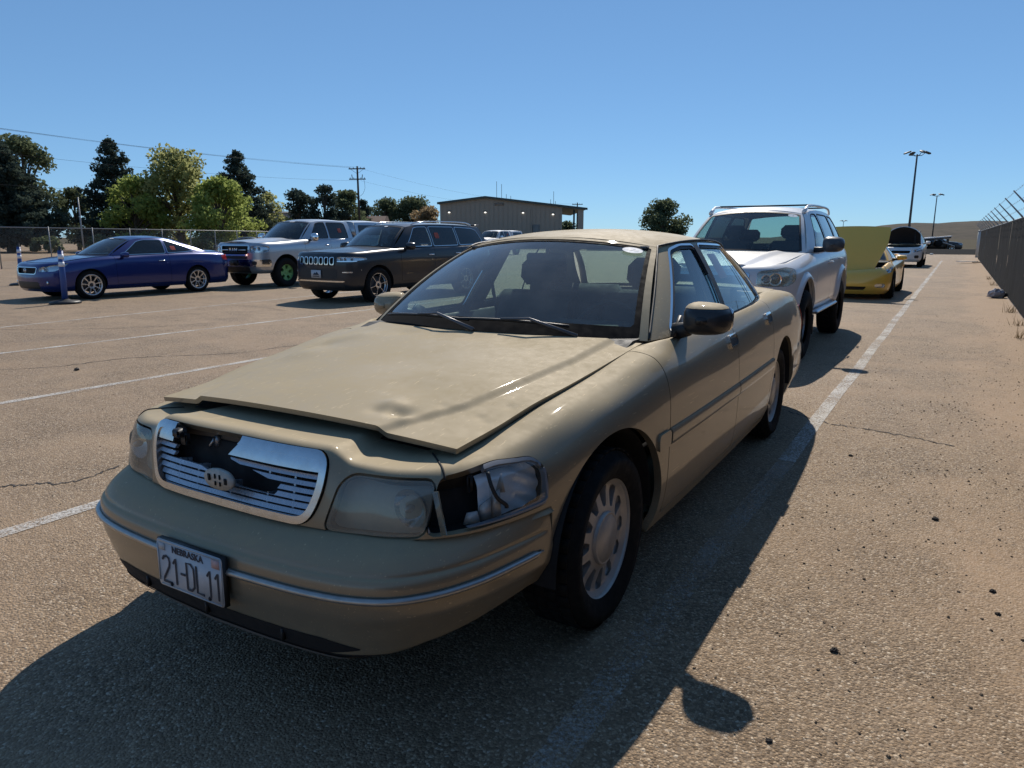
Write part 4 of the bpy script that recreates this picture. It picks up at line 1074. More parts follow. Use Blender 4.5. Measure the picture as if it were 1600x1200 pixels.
    for sx in (1, -1):
        zz = .327 + (0 if sx > 0 else .007); add_wheel(car, 'sedan', ms, (sx * .803, 1.035, zz), sx, 0, mats); add_wheel(car, 'sedan', ms, (sx * .808, 3.958, zz), sx, 0, mats)
    return car
build_sedan()
# ------------------------------------------------------------------ other parked vehicles share one body kit, each with its own measures
def gen_car(name, label, loc, rz, sp):
    car = thing(name, label, sp.get('cat', 'car'), loc, R(rz), sp.get('group'))
    PNT = sp['paint']
    lf = sp.get('lift', 0)
    if lf:
        keys, rows = sp['lev']; sp['lev'] = (keys, [[(z + lf, i) for z, i in r] for r in rows])
        for k in ('belt', 'rail'): sp[k] = [(x, y, z + lf) for x, y, z in sp[k]]
        for k in ('ws', 'back'): sp[k] = tuple(tuple(list(q[:-1]) + [q[-1] + lf]) for q in sp[k])
        sp['roofc'] = [(y, z + lf) for y, z in sp['roofc']]; sp['windows'] = [[(y, z + lf) for y, z in q] for q in sp['windows']]
        sp['arch'] = [(q[0], q[1] + lf, *q[2:]) for q in sp['arch']]; sp['door_z'] += lf; sp['handles'] = [(y, z + lf) for y, z in sp['handles']]
        for k in ('ze', 'zc'): sp['hood'][k] = [(y, z + lf) for y, z in sp['hood'][k]]
        for h in sp['lamps']: h['poly'] = [(a, z + lf) for a, z in h['poly']]; h['bowls'] = [(a, z + lf, r) for a, z, r in h.get('bowls', [])]
        sp['grille']['poly'] = [(a, z + lf) for a, z in sp['grille']['poly']]
        q = sp['mirror']; sp['mirror'] = (q[0], q[1], q[2] + lf, q[3], q[4]); sp['seats'] = (sp['seats'][0], sp['seats'][1] + lf)
    keys, rows = sp['lev']
    lev = []
    for r in rows:
        if len(r) == 1: r = r * len(keys)
        lev.append(([(k, a[0]) for k, a in zip(keys, r)], [(k, a[1]) for k, a in zip(keys, r)]))
    W = Wall(sp['plan'], lev, sp.get('n', 130), sp.get('m', 36)); w = face_out(W.surf, 0, 1)
    AR = sp['arch']
    skin = clip(w, arch_field(w, AR))
    heads = [(rpoly(W.poly(h['poly']), h.get('r', .03)), h) for h in sp.get('lamps', [])]
    gr = sp.get('grille')
    gp = None
    if gr:
        gp = rpoly([(-.3, p[1]) for p in gr['poly'][:1]] + list(gr['poly']) + [(-.3, gr['poly'][-1][1])], gr.get('r', .03))
        skin = clip(skin, lambda m: -poly_sdf(np.abs(m.s), m.z, gp) - .002)
    for hp, h in heads: skin = clip(skin, lambda m: -poly_sdf(m.s, m.z, hp, .004))
    dz = sp.get('door_z', .3)
    def dfield(y0, y1): return lambda m: np.minimum(np.minimum(np.minimum(m.y - y0, y1 - m.y), m.z - dz), arch_field(m, [(a[0], a[1], a[2] + .05, *(a[3:4])) for a in AR]))
    dfs = [dfield(*d) for d in sp['doors']]
    body = clip(skin, lambda m: -np.maximum.reduce([d(m) for d in dfs]) - .003) if dfs else skin
    lower = sp.get('clad')
    parts = []
    if lower:
        cm, zc_ = lower
        cl = clip(body, lambda m: zc_ - m.z); body = clip(body, lambda m: m.z - zc_)
        obj('lower_cladding', hem(cl, .02).both(), cm, car)
    parts.append(hem(body, .025).both())
    patch = face_out(side_patch(sp['belt'], sp['rail'], sp.get('bulge', .02), 90, 26), 0, 1)
    wins = [rpoly(q, sp.get('wr', .035)) for q in sp['windows']]
    winf = lambda m: np.maximum.reduce([poly_sdf(m.y, m.z, q) for q in wins])
    parts.append(hem(clip(patch, lambda m: -winf(m) - .012), .02).both())
    frm = clip(clip(patch, lambda m: -winf(m) - .001), lambda m: winf(m) + .012).off(.002); obj('window_trim', hem(frm, .015).both(), sp.get('trim', M_TRIM), car)
    a = sp['ws']; ws = face_out(ruled(*a, sp.get('wsb', .03), 24, 36), 2, 1)
    wsw = lambda m: np.minimum(np.minimum((1 - np.abs(m.s)) * a[1][0] - .045, (1 - m.t) * .8 - .04), m.t * .8 - .01)
    parts.append(clip(ws, lambda m: -wsw(m)))
    b = sp['back']; bw = ruled(*b, .025, 20, 30); bw = face_out(bw, 1, 1)
    bww = lambda m: np.minimum(np.minimum((1 - np.abs(m.s)) * b[1][0] - .03, (1 - m.t) * .6 - .05), m.t * .6 - .05)
    parts.append(clip(bw, lambda m: -bww(m)))
    xe = [(q[1], q[0]) for q in sp['rail']]; ze = [(q[1], q[2]) for q in sp['rail']]
    rc = sp['roofc']
    roof = face_out(panel_top(xe, ze, rc, (a[2][0], a[3][1]), (b[2][0], b[3][1]), 26, 34, 2.4), 2, 1); parts.append(roof)
    obj('body', join(parts), PNT, car)
    obj('headliner', roof.off(-.03), M_HEADLINER, car)
    obj('windshield', clip(ws, wsw).off(-.004), sp.get('wsglass', M_GLASS), car)
    wt = clip(clip(ws, lambda m: wsw(m) + .004), lambda m: .02 - wsw(m)); obj('windshield_border', wt.off(.001), M_TRIM, car)
    obj('rear_window', clip(bw, bww).off(-.004), sp.get('glass', M_GLASS), car)
    side_gl = sp.get('sideglass', [sp.get('glass', M_GLASS)] * len(wins))
    door_objs = []
    for sx in (1, -1):
        f_ = (lambda q: q) if sx > 0 else (lambda q: q.mirror())
        for k, d in enumerate(dfs):
            do = obj('door', f_(hem(clip(skin, lambda m: d(m) - .003), .025)), PNT, car); door_objs.append(do)
            if k < len(sp['handles']):
                yh, zh = sp['handles'][k]
                i_ = int(np.argmin((skin.y - yh) ** 2 + (skin.z - zh) ** 2)); p0 = skin.P[i_]
                hx = p0[0]
                hb = join([tube([(hx - .005, yh - .09, zh), (hx + .032, yh - .075, zh), (hx + .034, yh + .075, zh), (hx - .005, yh + .09, zh)], .013, 6)])
                obj('handle', f_(hb), sp.get('handle_mat', PNT), do)
        for k, q in enumerate(wins):
            g = clip(patch, lambda m: poly_sdf(m.y, m.z, q) - .001).off(-.006)
            par = car if k >= len(dfs) else door_objs[(0 if sx > 0 else len(dfs)) + k]
            obj('window', f_(g), side_gl[k], par)
    # hood
    h = sp.get('hood')
    if h and not h.get('open'):
        hd = face_out(panel_top(h['xe'], h['ze'], h['zc'], h['yf'], h['yr'], 40, 60, h.get('p', 2.2), extra=h.get('extra')), 2, 1).renorm()
        obj('hood', hem(hd, .03), h.get('mat', PNT), car)
    if sp.get('deck'):
        h = sp['deck']; hd = face_out(panel_top(h['xe'], h['ze'], h['zc'], h['yf'], h['yr'], 20, 30, 2.2), 2, 1); obj('trunk_lid', hem(hd, .03), PNT, car)
    cw = a; cwm = face_out(ruled((cw[0][0] - .10, cw[0][1] - .03), (cw[1][0], cw[1][1] - .12, cw[1][2] - .03), (cw[0][0] + .03, cw[0][1] + .004), (cw[1][0], cw[1][1] + .02, cw[1][2] + .002), 0, 4, 20), 2, 1); obj('cowl', cwm, M_BLACK, car)
    # lamps
    for hp, h in heads:
        for sx in (1, -1):
            f_ = (lambda q: q) if sx > 0 else (lambda q: q.mirror())
            e = empty(h.get('name', 'headlamp'), parent=car)
            pn = lambda off, g=0.0: clip(w, lambda m: poly_sdf(m.s, m.z, hp, g)).off(off)
            obj('lens', f_(hem(pn(0.0), .01)), h.get('lens', M_LENS), e)
            obj('reflector', f_(hem(pn(-.05, .004), -.045)), h.get('back', M_REFLECTOR), e)
            for (kx, kz, rr) in h.get('bowls', []):
                s_ = W.key(kx); i_ = int(np.argmin((w.s - s_) ** 2 + (w.z - kz) ** 2)); p, n = w.P[i_], w.N[i_].copy(); n[2] = 0; n[0] *= .4; n /= np.linalg.norm(n)
                bo = lathe([(0, -.03), (rr * .35, -.028), (rr * .7, -.012), (rr, .012), (rr * 1.12, .012)], 20, 'y')
                ang = math.atan2(n[0], -n[1]); c_, s2 = math.cos(ang), math.sin(ang)
                bo.P[:, 1] *= -1; bo.P = bo.P @ np.array([[c_, s2, 0], [-s2, c_, 0], [0, 0, 1]]) + p - n * .03; obj('lamp_bowl', f_(bo), M_CHROME, e)
                lz = ball(p - n * .035, rr * .5, 12, 8); obj('projector', f_(lz), simple('projector_glass', (.05, .055, .07), .05, 0, 1.0), e)
    # grille
    if gr:
        gb = clip(w, lambda m: .95 - m.s).both()
        gi = lambda m: poly_sdf(np.abs(m.s), m.z, gp)
        obj('grille_cavity', clip(gb, lambda m: gi(m) + .003).off(-.05), M_DARK, car)
        fr = None
        if gr.get('frame'):
            q = clip(clip(gb, gi), lambda m: gr['frame'] - gi(m)); fr = obj('grille', hem(q.off(.008), .03), gr.get('fmat', M_CHROME), car)
        else: fr = empty('grille', parent=car)
        z0, z1 = min(p[1] for p in gr['poly']), max(p[1] for p in gr['poly'])
        n = gr.get('h', 0)
        for k in range(n):
            zz = z0 + (k + .5) * (z1 - z0) / n; th = gr.get('th', .012)
            q = clip(clip(gb, lambda m: gi(m) - .004), lambda m: th / 2 - np.abs(m.z - zz))
            if len(q.P): obj('grille_bar', hem(q.off(-.012), .03), gr.get('bmat', M_BLACK), fr)
        for xx in gr.get('v', []):
            q = clip(clip(gb, lambda m: gi(m) - .002), lambda m: gr.get('vw', .02) / 2 - np.abs(m.s - xx))
            if len(q.P): obj('grille_rib', hem(q.off(gr.get('vo', .004)), .04), gr.get('bmat', M_BLACK), fr)
        if gr.get('mesh'):
            q = clip(gb, lambda m: gi(m) - .002).off(-.028)
            obj('grille_mesh', q, M_BLACK, fr)
    # mirrors
    mx, my, mz, mw, mh = sp['mirror']
    for sx in (1, -1):
        f_ = (lambda q: q) if sx > 0 else (lambda q: q.mirror())
        mr = empty('side_mirror', parent=car)
        sh = shell_mirror(mw, mh, .13); sh.P += (mx, my, mz); top = sh
        obj('mirror_shell', f_(sh), sp.get('mirror_mat', PNT), mr)
        obj('mirror_glass', f_(prism(rpoly([(mx - mw * .42, mz - mh * .4), (mx + mw * .42, mz - mh * .4), (mx + mw * .42, mz + mh * .4), (mx - mw * .42, mz + mh * .4)], .03), my - .006, my - .001, 'y')), M_MIRROR, mr)
        obj('mirror_foot', f_(tube([(mx - mw * .5 - .09, my - .03, mz - mh * .35), (mx - mw * .2, my - .04, mz - mh * .3)], [.035, .028], 8)), M_BLACK, mr)
    # interior
    ax, ay, az = a[1]; cy, cz = a[0]
    dash = prism([(ay - .1, az - .3), (cy + .12, cz - .06), (cy + .5, cz - .03), (cy + .72, cz - .10), (cy + .70, cz - .4)], -ax * .92, ax * .92, 'x'); obj('dashboard', dash, M_DASH, car, smooth=False)
    sy, sz = sp['seats']
    for x0 in (-.38, .38): obj('front_seat', seat(x0, sy, sz, .52, back_h=.60), M_SEAT, car)
    obj('steering_wheel', steering_wheel(.38, sy - .25, sz + .50, .45, .18), M_BLACK, car)
    if sp.get('rear_seat', True): obj('rear_seat', join([seat(-.4, sy + .92, sz, .6, back_h=.55), seat(.4, sy + .92, sz, .6, back_h=.55)]), M_SEAT, car)
    zf = az - .02
    y_end = sp['belt'][-1][1] - .1
    for sx in (-1, 1): obj('door_card', box((sx * (ax + .0), (ay + .3 + y_end) / 2, (dz + zf) / 2 + .02), (.03, y_end - ay - .3, zf - dz - .06)), M_DASH, car)
    obj('floor', box((0, (ay + y_end) / 2, dz + .02), (ax * 1.9, y_end - ay, .05)), M_DARK, car)
    # underside and wheels
    zb = rows[0][0][0]
    L = max(p[1] for p in sp['plan'])
    obj('underbody', join([box((0, L / 2, zb + .08), (ax * 1.3, L * .84, .14)), box((0, AR[0][0], zb + .25), (1.0, 1.0, .3)), box((0, AR[1][0], sp['wheel'][0][2]), (1.3, .12, .12))]), M_DARK, car)
    for q in AR:
        for sx in (1, -1):
            hx = float(np.interp(q[0], W.c[:, 1], W.c[:, 0]))
            al = arch_liner(q[0], q[1], q[2] - .003, .5, hx - .03, q[3] if len(q) > 3 else 1.0); obj('wheel_arch', al if sx > 0 else al.mirror(), M_DARK, car)
    flare = sp.get('flare')
    if flare:
        for q in AR:
            fm = clip(clip(w, lambda m: arch_field(m, [q])), lambda m: flare[0] - arch_field(m, [q])); fm = clip(fm, lambda m: m.z - zb - .1)
            fm = hem(fm.off(flare[1] * np.clip((flare[0] - arch_field(fm, [q])) / flare[0] * 1.6, 0, 1)), .03)
            for sx in (1, -1): obj('arch_flare', fm if sx > 0 else fm.mirror(), flare[2], car)
    ms = wheel_meshes(*sp['wheel_spec'][0], **sp['wheel_spec'][1])
    for (x0, y0, z0) in sp['wheel']:
        for sx in (1, -1): add_wheel(car, name, ms, (sx * x0, y0, z0), sx, sp.get('steer', 0) if y0 < 2 else 0, sp.get('wheel_mats'))
    return car, W, w, patch, ws
def ws_sticker(car, spc, u=.72, v=.86, r=(.05, .034), name='windshield_sticker'):
    b0, b1, t0, t1 = spc['ws']; bul = spc.get('wsb', .03)
    def on(u, v, h):
        U2 = u * u; B = np.array([b1[0] * u, b0[0] * (1 - U2) + b1[1] * U2, b0[1] * (1 - U2) + b1[2] * U2]); T = np.array([t1[0] * u, t0[0] * (1 - U2) + t1[1] * U2, t0[1] * (1 - U2) + t1[2] * U2])
        d = np.array([0, -(t0[1] - b0[1]), t0[0] - b0[0]]); d /= np.linalg.norm(d); return B * (1 - v) + T * v + d * (4 * v * (1 - v) * bul + h)
    c0 = on(u, v, .006); a = on(u + .05, v, .006) - c0; b = on(u, v + .04, .006) - c0; a /= np.linalg.norm(a); b /= np.linalg.norm(b)
    P = [c0 + a * r[0] * math.cos(t) + b * r[1] * math.sin(t) for t in np.linspace(0, 2 * math.pi, 25)[:-1]]
    so = obj(name, S(np.array(P), [tuple(range(24))]), M_WHITE_STICKER, car)
    n = np.cross(a, b); n *= np.sign(n[2]); m = S(np.array([c0 + a * p + b * q + n * .002 for p, q in ((-.005, -.016), (.001, -.016), (.008, .016), (.002, .016))]), [(0, 1, 2, 3)])
    obj('sticker_print', m, simple('grey_ink', (.35, .36, .40)), so)
def win_sticker(car, patch, y, z, w_=.16, h_=.14, mat=None):
    st = clip(patch, lambda m: poly_sdf(m.y, m.z, [(y - w_ / 2, z - h_ / 2), (y + w_ / 2, z - h_ / 2), (y + w_ / 2, z + h_ / 2), (y - w_ / 2, z + h_ / 2)])).off(.001)
    so = obj('window_sticker', st, mat or M_RED_STICKER, car)
def front_text(car, txt, size, y, z, mat, x=0, sx=1.0, parent=None, ex=.004):
    m = text_surf(txt, size, sx, ex, bold=.001); m.P = m.P @ np.array([[1, 0, 0], [0, 0, -1], [0, 1, 0]]).T + (x, y, z); return obj('lettering', m, mat, parent or car, smooth=False)

# ---- blue coupe
def build_coupe():
    P = paint('blue_paint', (.005, .021, .15), .25, .45, .8, .06, (.20, .19, .20))
    K = (0, .45, .95, 1.6, 2.6, 3.7, 4.6)
    rows = [[(.20, .09)], [(.30, .02)], [(.47, 0)],
            [(.60, .015), (.62, 0), (.66, 0), (.66, .004), (.67, .004), (.70, 0), (.70, .0)],
            [(.765, .05), (.80, .04), (.85, .03), (.88, .02), (.89, .025), (.94, .03), (.92, .045)],
            [(.825, .15), (.86, .14), (.92, .125), (.965, .12), (.985, .09), (1.02, .13), (1.0, .17)],
            [(.81, .24), (.845, .20), (.905, .18), (.95, .17), (.975, .11), (1.005, .18), (.985, .24)]]
    sp = dict(paint=P, lev=(K, rows), plan=[(0, 0), (.3, .012), (.52, .05), (.70, .14), (.80, .28), (.86, .46), (.90, .8), (.92, 1.3), (.925, 2.2), (.925, 3.2), (.915, 3.9), (.875, 4.45), (.79, 4.68), (.6, 4.77), (.3, 4.80), (0, 4.81)],
              arch=[(.95, .335, .36), (3.675, .335, .36)], doors=[(1.55, 2.92)], door_z=.30, handles=[(2.70, .83)], handle_mat=M_CHROME,
              belt=[(.745, 1.50, .97), (.815, 1.85, .98), (.842, 2.6, .99), (.825, 3.3, 1.015), (.76, 3.8, 1.025), (.67, 4.12, 1.03)],
              rail=[(.57, 2.15, 1.335), (.59, 2.45, 1.37), (.59, 2.8, 1.37), (.56, 3.15, 1.335), (.53, 3.35, 1.30)],
              ws=((1.28, .985), (.745, 1.50, .97), (2.05, 1.385), (.57, 2.15, 1.335)), roofc=[(2.05, 1.385), (2.4, 1.43), (2.8, 1.435), (3.3, 1.385)],
              back=((4.18, 1.04), (.67, 4.12, 1.03), (3.30, 1.385), (.53, 3.35, 1.30)),
              windows=[[(1.80, .992), (2.86, 1.01), (2.88, 1.325), (2.42, 1.325), (2.25, 1.29)], [(2.93, 1.015), (3.45, 1.04), (3.66, 1.065), (3.34, 1.21), (2.96, 1.318)]], trim=M_CHROME,
              hood=dict(xe=[(.30, .66), (.6, .72), (1.0, .765), (1.45, .79)], ze=[(.30, .855), (.6, .89), (1.0, .94), (1.45, .965)], zc=[(.18, .84), (.6, .92), (.9, .95), (1.26, .975)], yf=(.18, .36), yr=(1.26, 1.46)),
              deck=dict(xe=[(4.1, .66), (4.5, .68), (4.66, .66)], ze=[(4.1, 1.02), (4.4, 1.02), (4.66, 1.0)], zc=[(4.18, 1.04), (4.5, 1.06), (4.74, 1.03)], yf=(4.18, 4.13), yr=(4.74, 4.62)),
              lamps=[dict(poly=[(-.44, .64), (-.47, .73), (.30, .80), (.54, .835), (.42, .75), (.25, .66)], bowls=[(-.60, .70, .05)]), dict(name='tail_lamp', poly=[(4.50, .80), (4.46, .93), (('r', .55), .95), (('r', .5), .80)], lens=simple('red_lens', (.35, .015, .012), .15, 0, .6), back=M_REFLECTOR)],
              grille=dict(poly=[(.38, .58), (.44, .745)], h=5, th=.012, frame=.018, fmat=M_CHROME), mirror=(.99, 1.78, .99, .22, .13), mirror_mat=P, seats=(2.15, .30),
              glass=M_GLASS, sideglass=[M_GLASS_DARK, M_GLASS_DARK], wheel=[(.80, .95, .325), (.80, 3.675, .325)])
    dish = lambda q: .085 - .03 * np.clip((q - .3) / .6, 0, 1) * 0 + .01 * q
    sp['wheel_spec'] = ((.325, .22, .232, lambda q: .075 + .018 * np.asarray(q), 9, (.085, .212), lambda q: .036 + .075 * np.clip((q - .3) / .6, 0, 1), .045), dict(depth=.04))
    sp['wheel_mats'] = (M_RUBBER, simple('bright_alloy', (.62, .63, .64), .25, .9), M_BLACK, M_DISC)
    car, W, w, patch, ws = gen_car('parked_coupe', 'shiny blue two-door coupe parked beside the blue delineator posts', (-17.74, 7.93, 0), 0, sp)
    ws_sticker(car, sp, .1, .93, (.09, .022)); win_sticker(car, patch, 3.12, 1.13, .13, .10)
    obj('lower_intake', hem(clip(w, lambda m: np.minimum(np.minimum(.46 - m.s, m.z - .26), .42 - m.z)).off(.002), .01).both(), M_BLACK, car)
    fz = join([lathe([(0, -.012), (.035, -.008), (.042, .0)], 16, 'y')]); 
    for sx in (1, -1): obj('fog_lamp', fz.move((sx * .66, .115, .40)), M_REFLECTOR, car)
    em = join([box((-.03, -.008, .67), (.012, .012, .07)), box((.03, -.008, .67), (.012, .012, .07)), box((0, -.008, .67), (.05, .012, .012)), tube([(.055 * math.cos(a), -.006, .67 + .045 * math.sin(a)) for a in np.linspace(0, 6.283, 17)], .005, 5)])
    obj('emblem', em, M_CHROME, car)
    return car
build_coupe()

# ---- dark grey SUV
def build_suv():
    P = paint('charcoal_paint', (.018, .022, .029), .30, .35, .45, .05, (.10, .10, .11))
    K = (0, .4, .92, 1.6, 2.8, 4.3, 5.0)
    rows = [[(.27, .09)], [(.37, .02)], [(.58, 0)], [(.80, .0), (.80, 0), (.84, 0), (.85, 0), (.86, 0), (.88, 0), (.88, 0)],
            [(1.00, .02), (1.005, .025), (1.03, .02), (1.06, .02), (1.085, .02), (1.10, .025), (1.1, .03)],
            [(1.075, .09), (1.085, .10), (1.115, .10), (1.148, .09), (1.165, .065), (1.185, .07), (1.19, .08)],
            [(1.06, .20), (1.07, .17), (1.10, .16), (1.135, .15), (1.155, .09), (1.175, .10), (1.18, .12)]]
    lampL = glass('smoked_lens', (.25, .26, .28), .02)
    sp = dict(paint=P, cat='suv', lev=(K, rows), plan=[(0, 0), (.4, .015), (.62, .05), (.78, .13), (.88, .27), (.93, .48), (.955, .92), (.975, 1.4), (.985, 2.5), (.985, 4), (.97, 4.7), (.92, 5.02), (.8, 5.14), (.5, 5.19), (0, 5.2)],
              arch=[(.93, .385, .425), (4.02, .385, .425)], doors=[(1.62, 2.78), (2.78, 3.82)], door_z=.42, handles=[(2.62, 1.00), (3.62, 1.02)], handle_mat=M_CHROME,
              belt=[(.80, 1.55, 1.165), (.885, 1.9, 1.17), (.912, 2.8, 1.175), (.908, 3.9, 1.19), (.885, 4.7, 1.2), (.85, 5.02, 1.2)],
              rail=[(.64, 2.13, 1.63), (.665, 2.5, 1.68), (.68, 3.4, 1.70), (.665, 4.3, 1.685), (.64, 4.86, 1.65)],
              ws=((1.28, 1.195), (.80, 1.55, 1.165), (2.03, 1.68), (.64, 2.13, 1.63)), roofc=[(2.03, 1.68), (2.5, 1.73), (3.3, 1.745), (4.2, 1.735), (4.86, 1.70)],
              back=((5.16, 1.2), (.85, 5.02, 1.2), (4.86, 1.70), (.64, 4.86, 1.65)),
              windows=[[(1.92, 1.195), (2.74, 1.20), (2.74, 1.63), (2.45, 1.625), (2.32, 1.60)], [(2.82, 1.20), (3.72, 1.215), (3.72, 1.635), (2.82, 1.635)], [(3.80, 1.22), (4.62, 1.235), (4.78, 1.30), (4.66, 1.57), (4.5, 1.61), (3.80, 1.635)]], trim=M_CHROME,
              hood=dict(xe=[(.2, .72), (.6, .80), (1.0, .825), (1.55, .835)], ze=[(.2, 1.08), (.6, 1.10), (1.0, 1.125), (1.55, 1.155)], zc=[(.09, 1.085), (.5, 1.135), (.9, 1.165), (1.28, 1.19)], yf=(.09, .20), yr=(1.28, 1.52)),
              lamps=[dict(poly=[(-.60, .89), (-.60, .985), (.30, .985), (.62, .965), (.62, .93), (.32, .91)], lens=M_LENS, bowls=[(-.68, .94, .035), (-.78, .94, .035), (-.86, .94, .03)])],
              grille=dict(poly=[(.555, .80), (.575, .995)], v=[-.49, -.41, -.33, -.25, -.17, -.085, 0, .085, .17, .25, .33, .41, .49][::1], vw=.02, bmat=P, frame=.012, fmat=P, vo=.006), mirror=(1.075, 1.85, 1.20, .25, .17), mirror_mat=P, seats=(2.25, .50),
              wsglass=M_GLASS, glass=M_GLASS_DARK, sideglass=[glass('mid_tint', (.30, .33, .34), .03), M_GLASS_DARK, M_GLASS_DARK], wheel=[(.825, .93, .375), (.825, 4.02, .375)], wsb=.035)
    sp['wheel_spec'] = ((.378, .26, .268, lambda q: .085 + .012 * np.asarray(q), [k * 2 * math.pi / 6 + d for k in range(6) for d in (.30, .75)], (.08, .245), lambda q: .03 + .105 * np.clip((q - .25) / .7, 0, 1), .04), dict(depth=.04))
    sp['wheel_mats'] = (M_RUBBER, simple('machined_alloy', (.60, .60, .61), .25, .9), M_BLACK, M_DISC)
    car, W, w, patch, ws = gen_car('parked_dark_suv', 'dark charcoal three-row SUV with chrome slotted grille and roof rails', (-11.72, 10.92, 0), -3.0, sp)
    gbb = clip(w, lambda m: .9 - m.s).both()
    # seven bright slots
    for k in range(-3, 4):
        xs = k * .158; pp = rpoly([(xs - .060, .815), (xs + .060, .815), (xs + .062, .985), (xs - .062, .985)], .02)
        fr = clip(clip(gbb, lambda m: poly_sdf(m.s, m.z, pp)), lambda m: .014 - poly_sdf(m.s, m.z, pp)); obj('grille_slot', hem(fr.off(.012), .02), M_CHROME, car)
    zl = hem(clip(w, lambda m: np.minimum(np.minimum(.78 - m.s, m.z - .455), .49 - m.z)).off(.012), .02).both(); obj('bumper_chrome', zl, M_CHROME, car)
    lo = hem(clip(w, lambda m: np.minimum(np.minimum(.60 - m.s, m.z - .52), .74 - m.z)).off(.003), .01).both(); obj('lower_intake', lo, M_BLACK, car); lo2 = hem(clip(w, lambda m: np.minimum(np.minimum(.75 - m.s, m.z - .30), .44 - m.z)).off(.004), .01).both(); obj('skid_plate', lo2, M_BLACK, car)
    for sx in (1, -1):
        f_ = (lambda q: q) if sx > 0 else (lambda q: q.mirror())
        obj('fog_lamp', f_(hem(clip(w, lambda m: np.minimum(np.minimum(np.minimum(m.s - .72, .95 - m.s), m.z - .655), .68 - m.z)).off(.008), .01)), M_REFLECTOR, car)
        obj('lamp_trim', f_(hem(clip(w, lambda m: np.minimum(np.minimum(np.minimum(m.s - .60, 1.05 - m.s), m.z - .885), .905 - m.z)).off(.01), .01)), M_CHROME, car)
        obj('reflector_strip', f_(hem(clip(w, lambda m: np.minimum(.018 - np.abs(m.s - W.key(.40) - (.82 - m.z) * .2), np.minimum(m.z - .70, .84 - m.z))).off(.006), .01)), M_REFLECTOR, car)
        rr = crom([(.61, 2.35, 1.69), (.625, 2.5, 1.735), (.645, 3.4, 1.765), (.63, 4.4, 1.745), (.61, 4.6, 1.70)], 24) * [sx, 1, 1]; obj('roof_rail', tube(rr, .016, 6), M_CHROME, car)
        obj('body_trim', f_(hem(clip(w, lambda m: np.minimum(np.minimum(m.y - 1.75, 3.5 - m.y), .009 - np.abs(m.z - .60 - (m.y - 1.75) * .01))).off(.006), .008)), M_CHROME, car)
    pl = obj('dealer_plate', box((-.0, -.012, .62), (.32, .012, .17), bev=.01), simple('plate_white', (.66, .67, .68)), car)
    obj('plate_print', join([prism([(-.10, .60), (-.04, .655), (-.01, .635), (.03, .67), (.10, .60)], -.021, -.0185, 'y'), box((0, -.0195, .575), (.2, .002, .02))]), M_INK, pl)
    fin = box((0, 4.93, 1.70), (1.15, .22, .03), bev=.012); obj('roof_spoiler', fin, P, car)
    win_sticker(car, patch, 3.02, 1.44, .15, .13); ws_sticker(car, sp, .30, .90, (.05, .03))
    return car
build_suv()

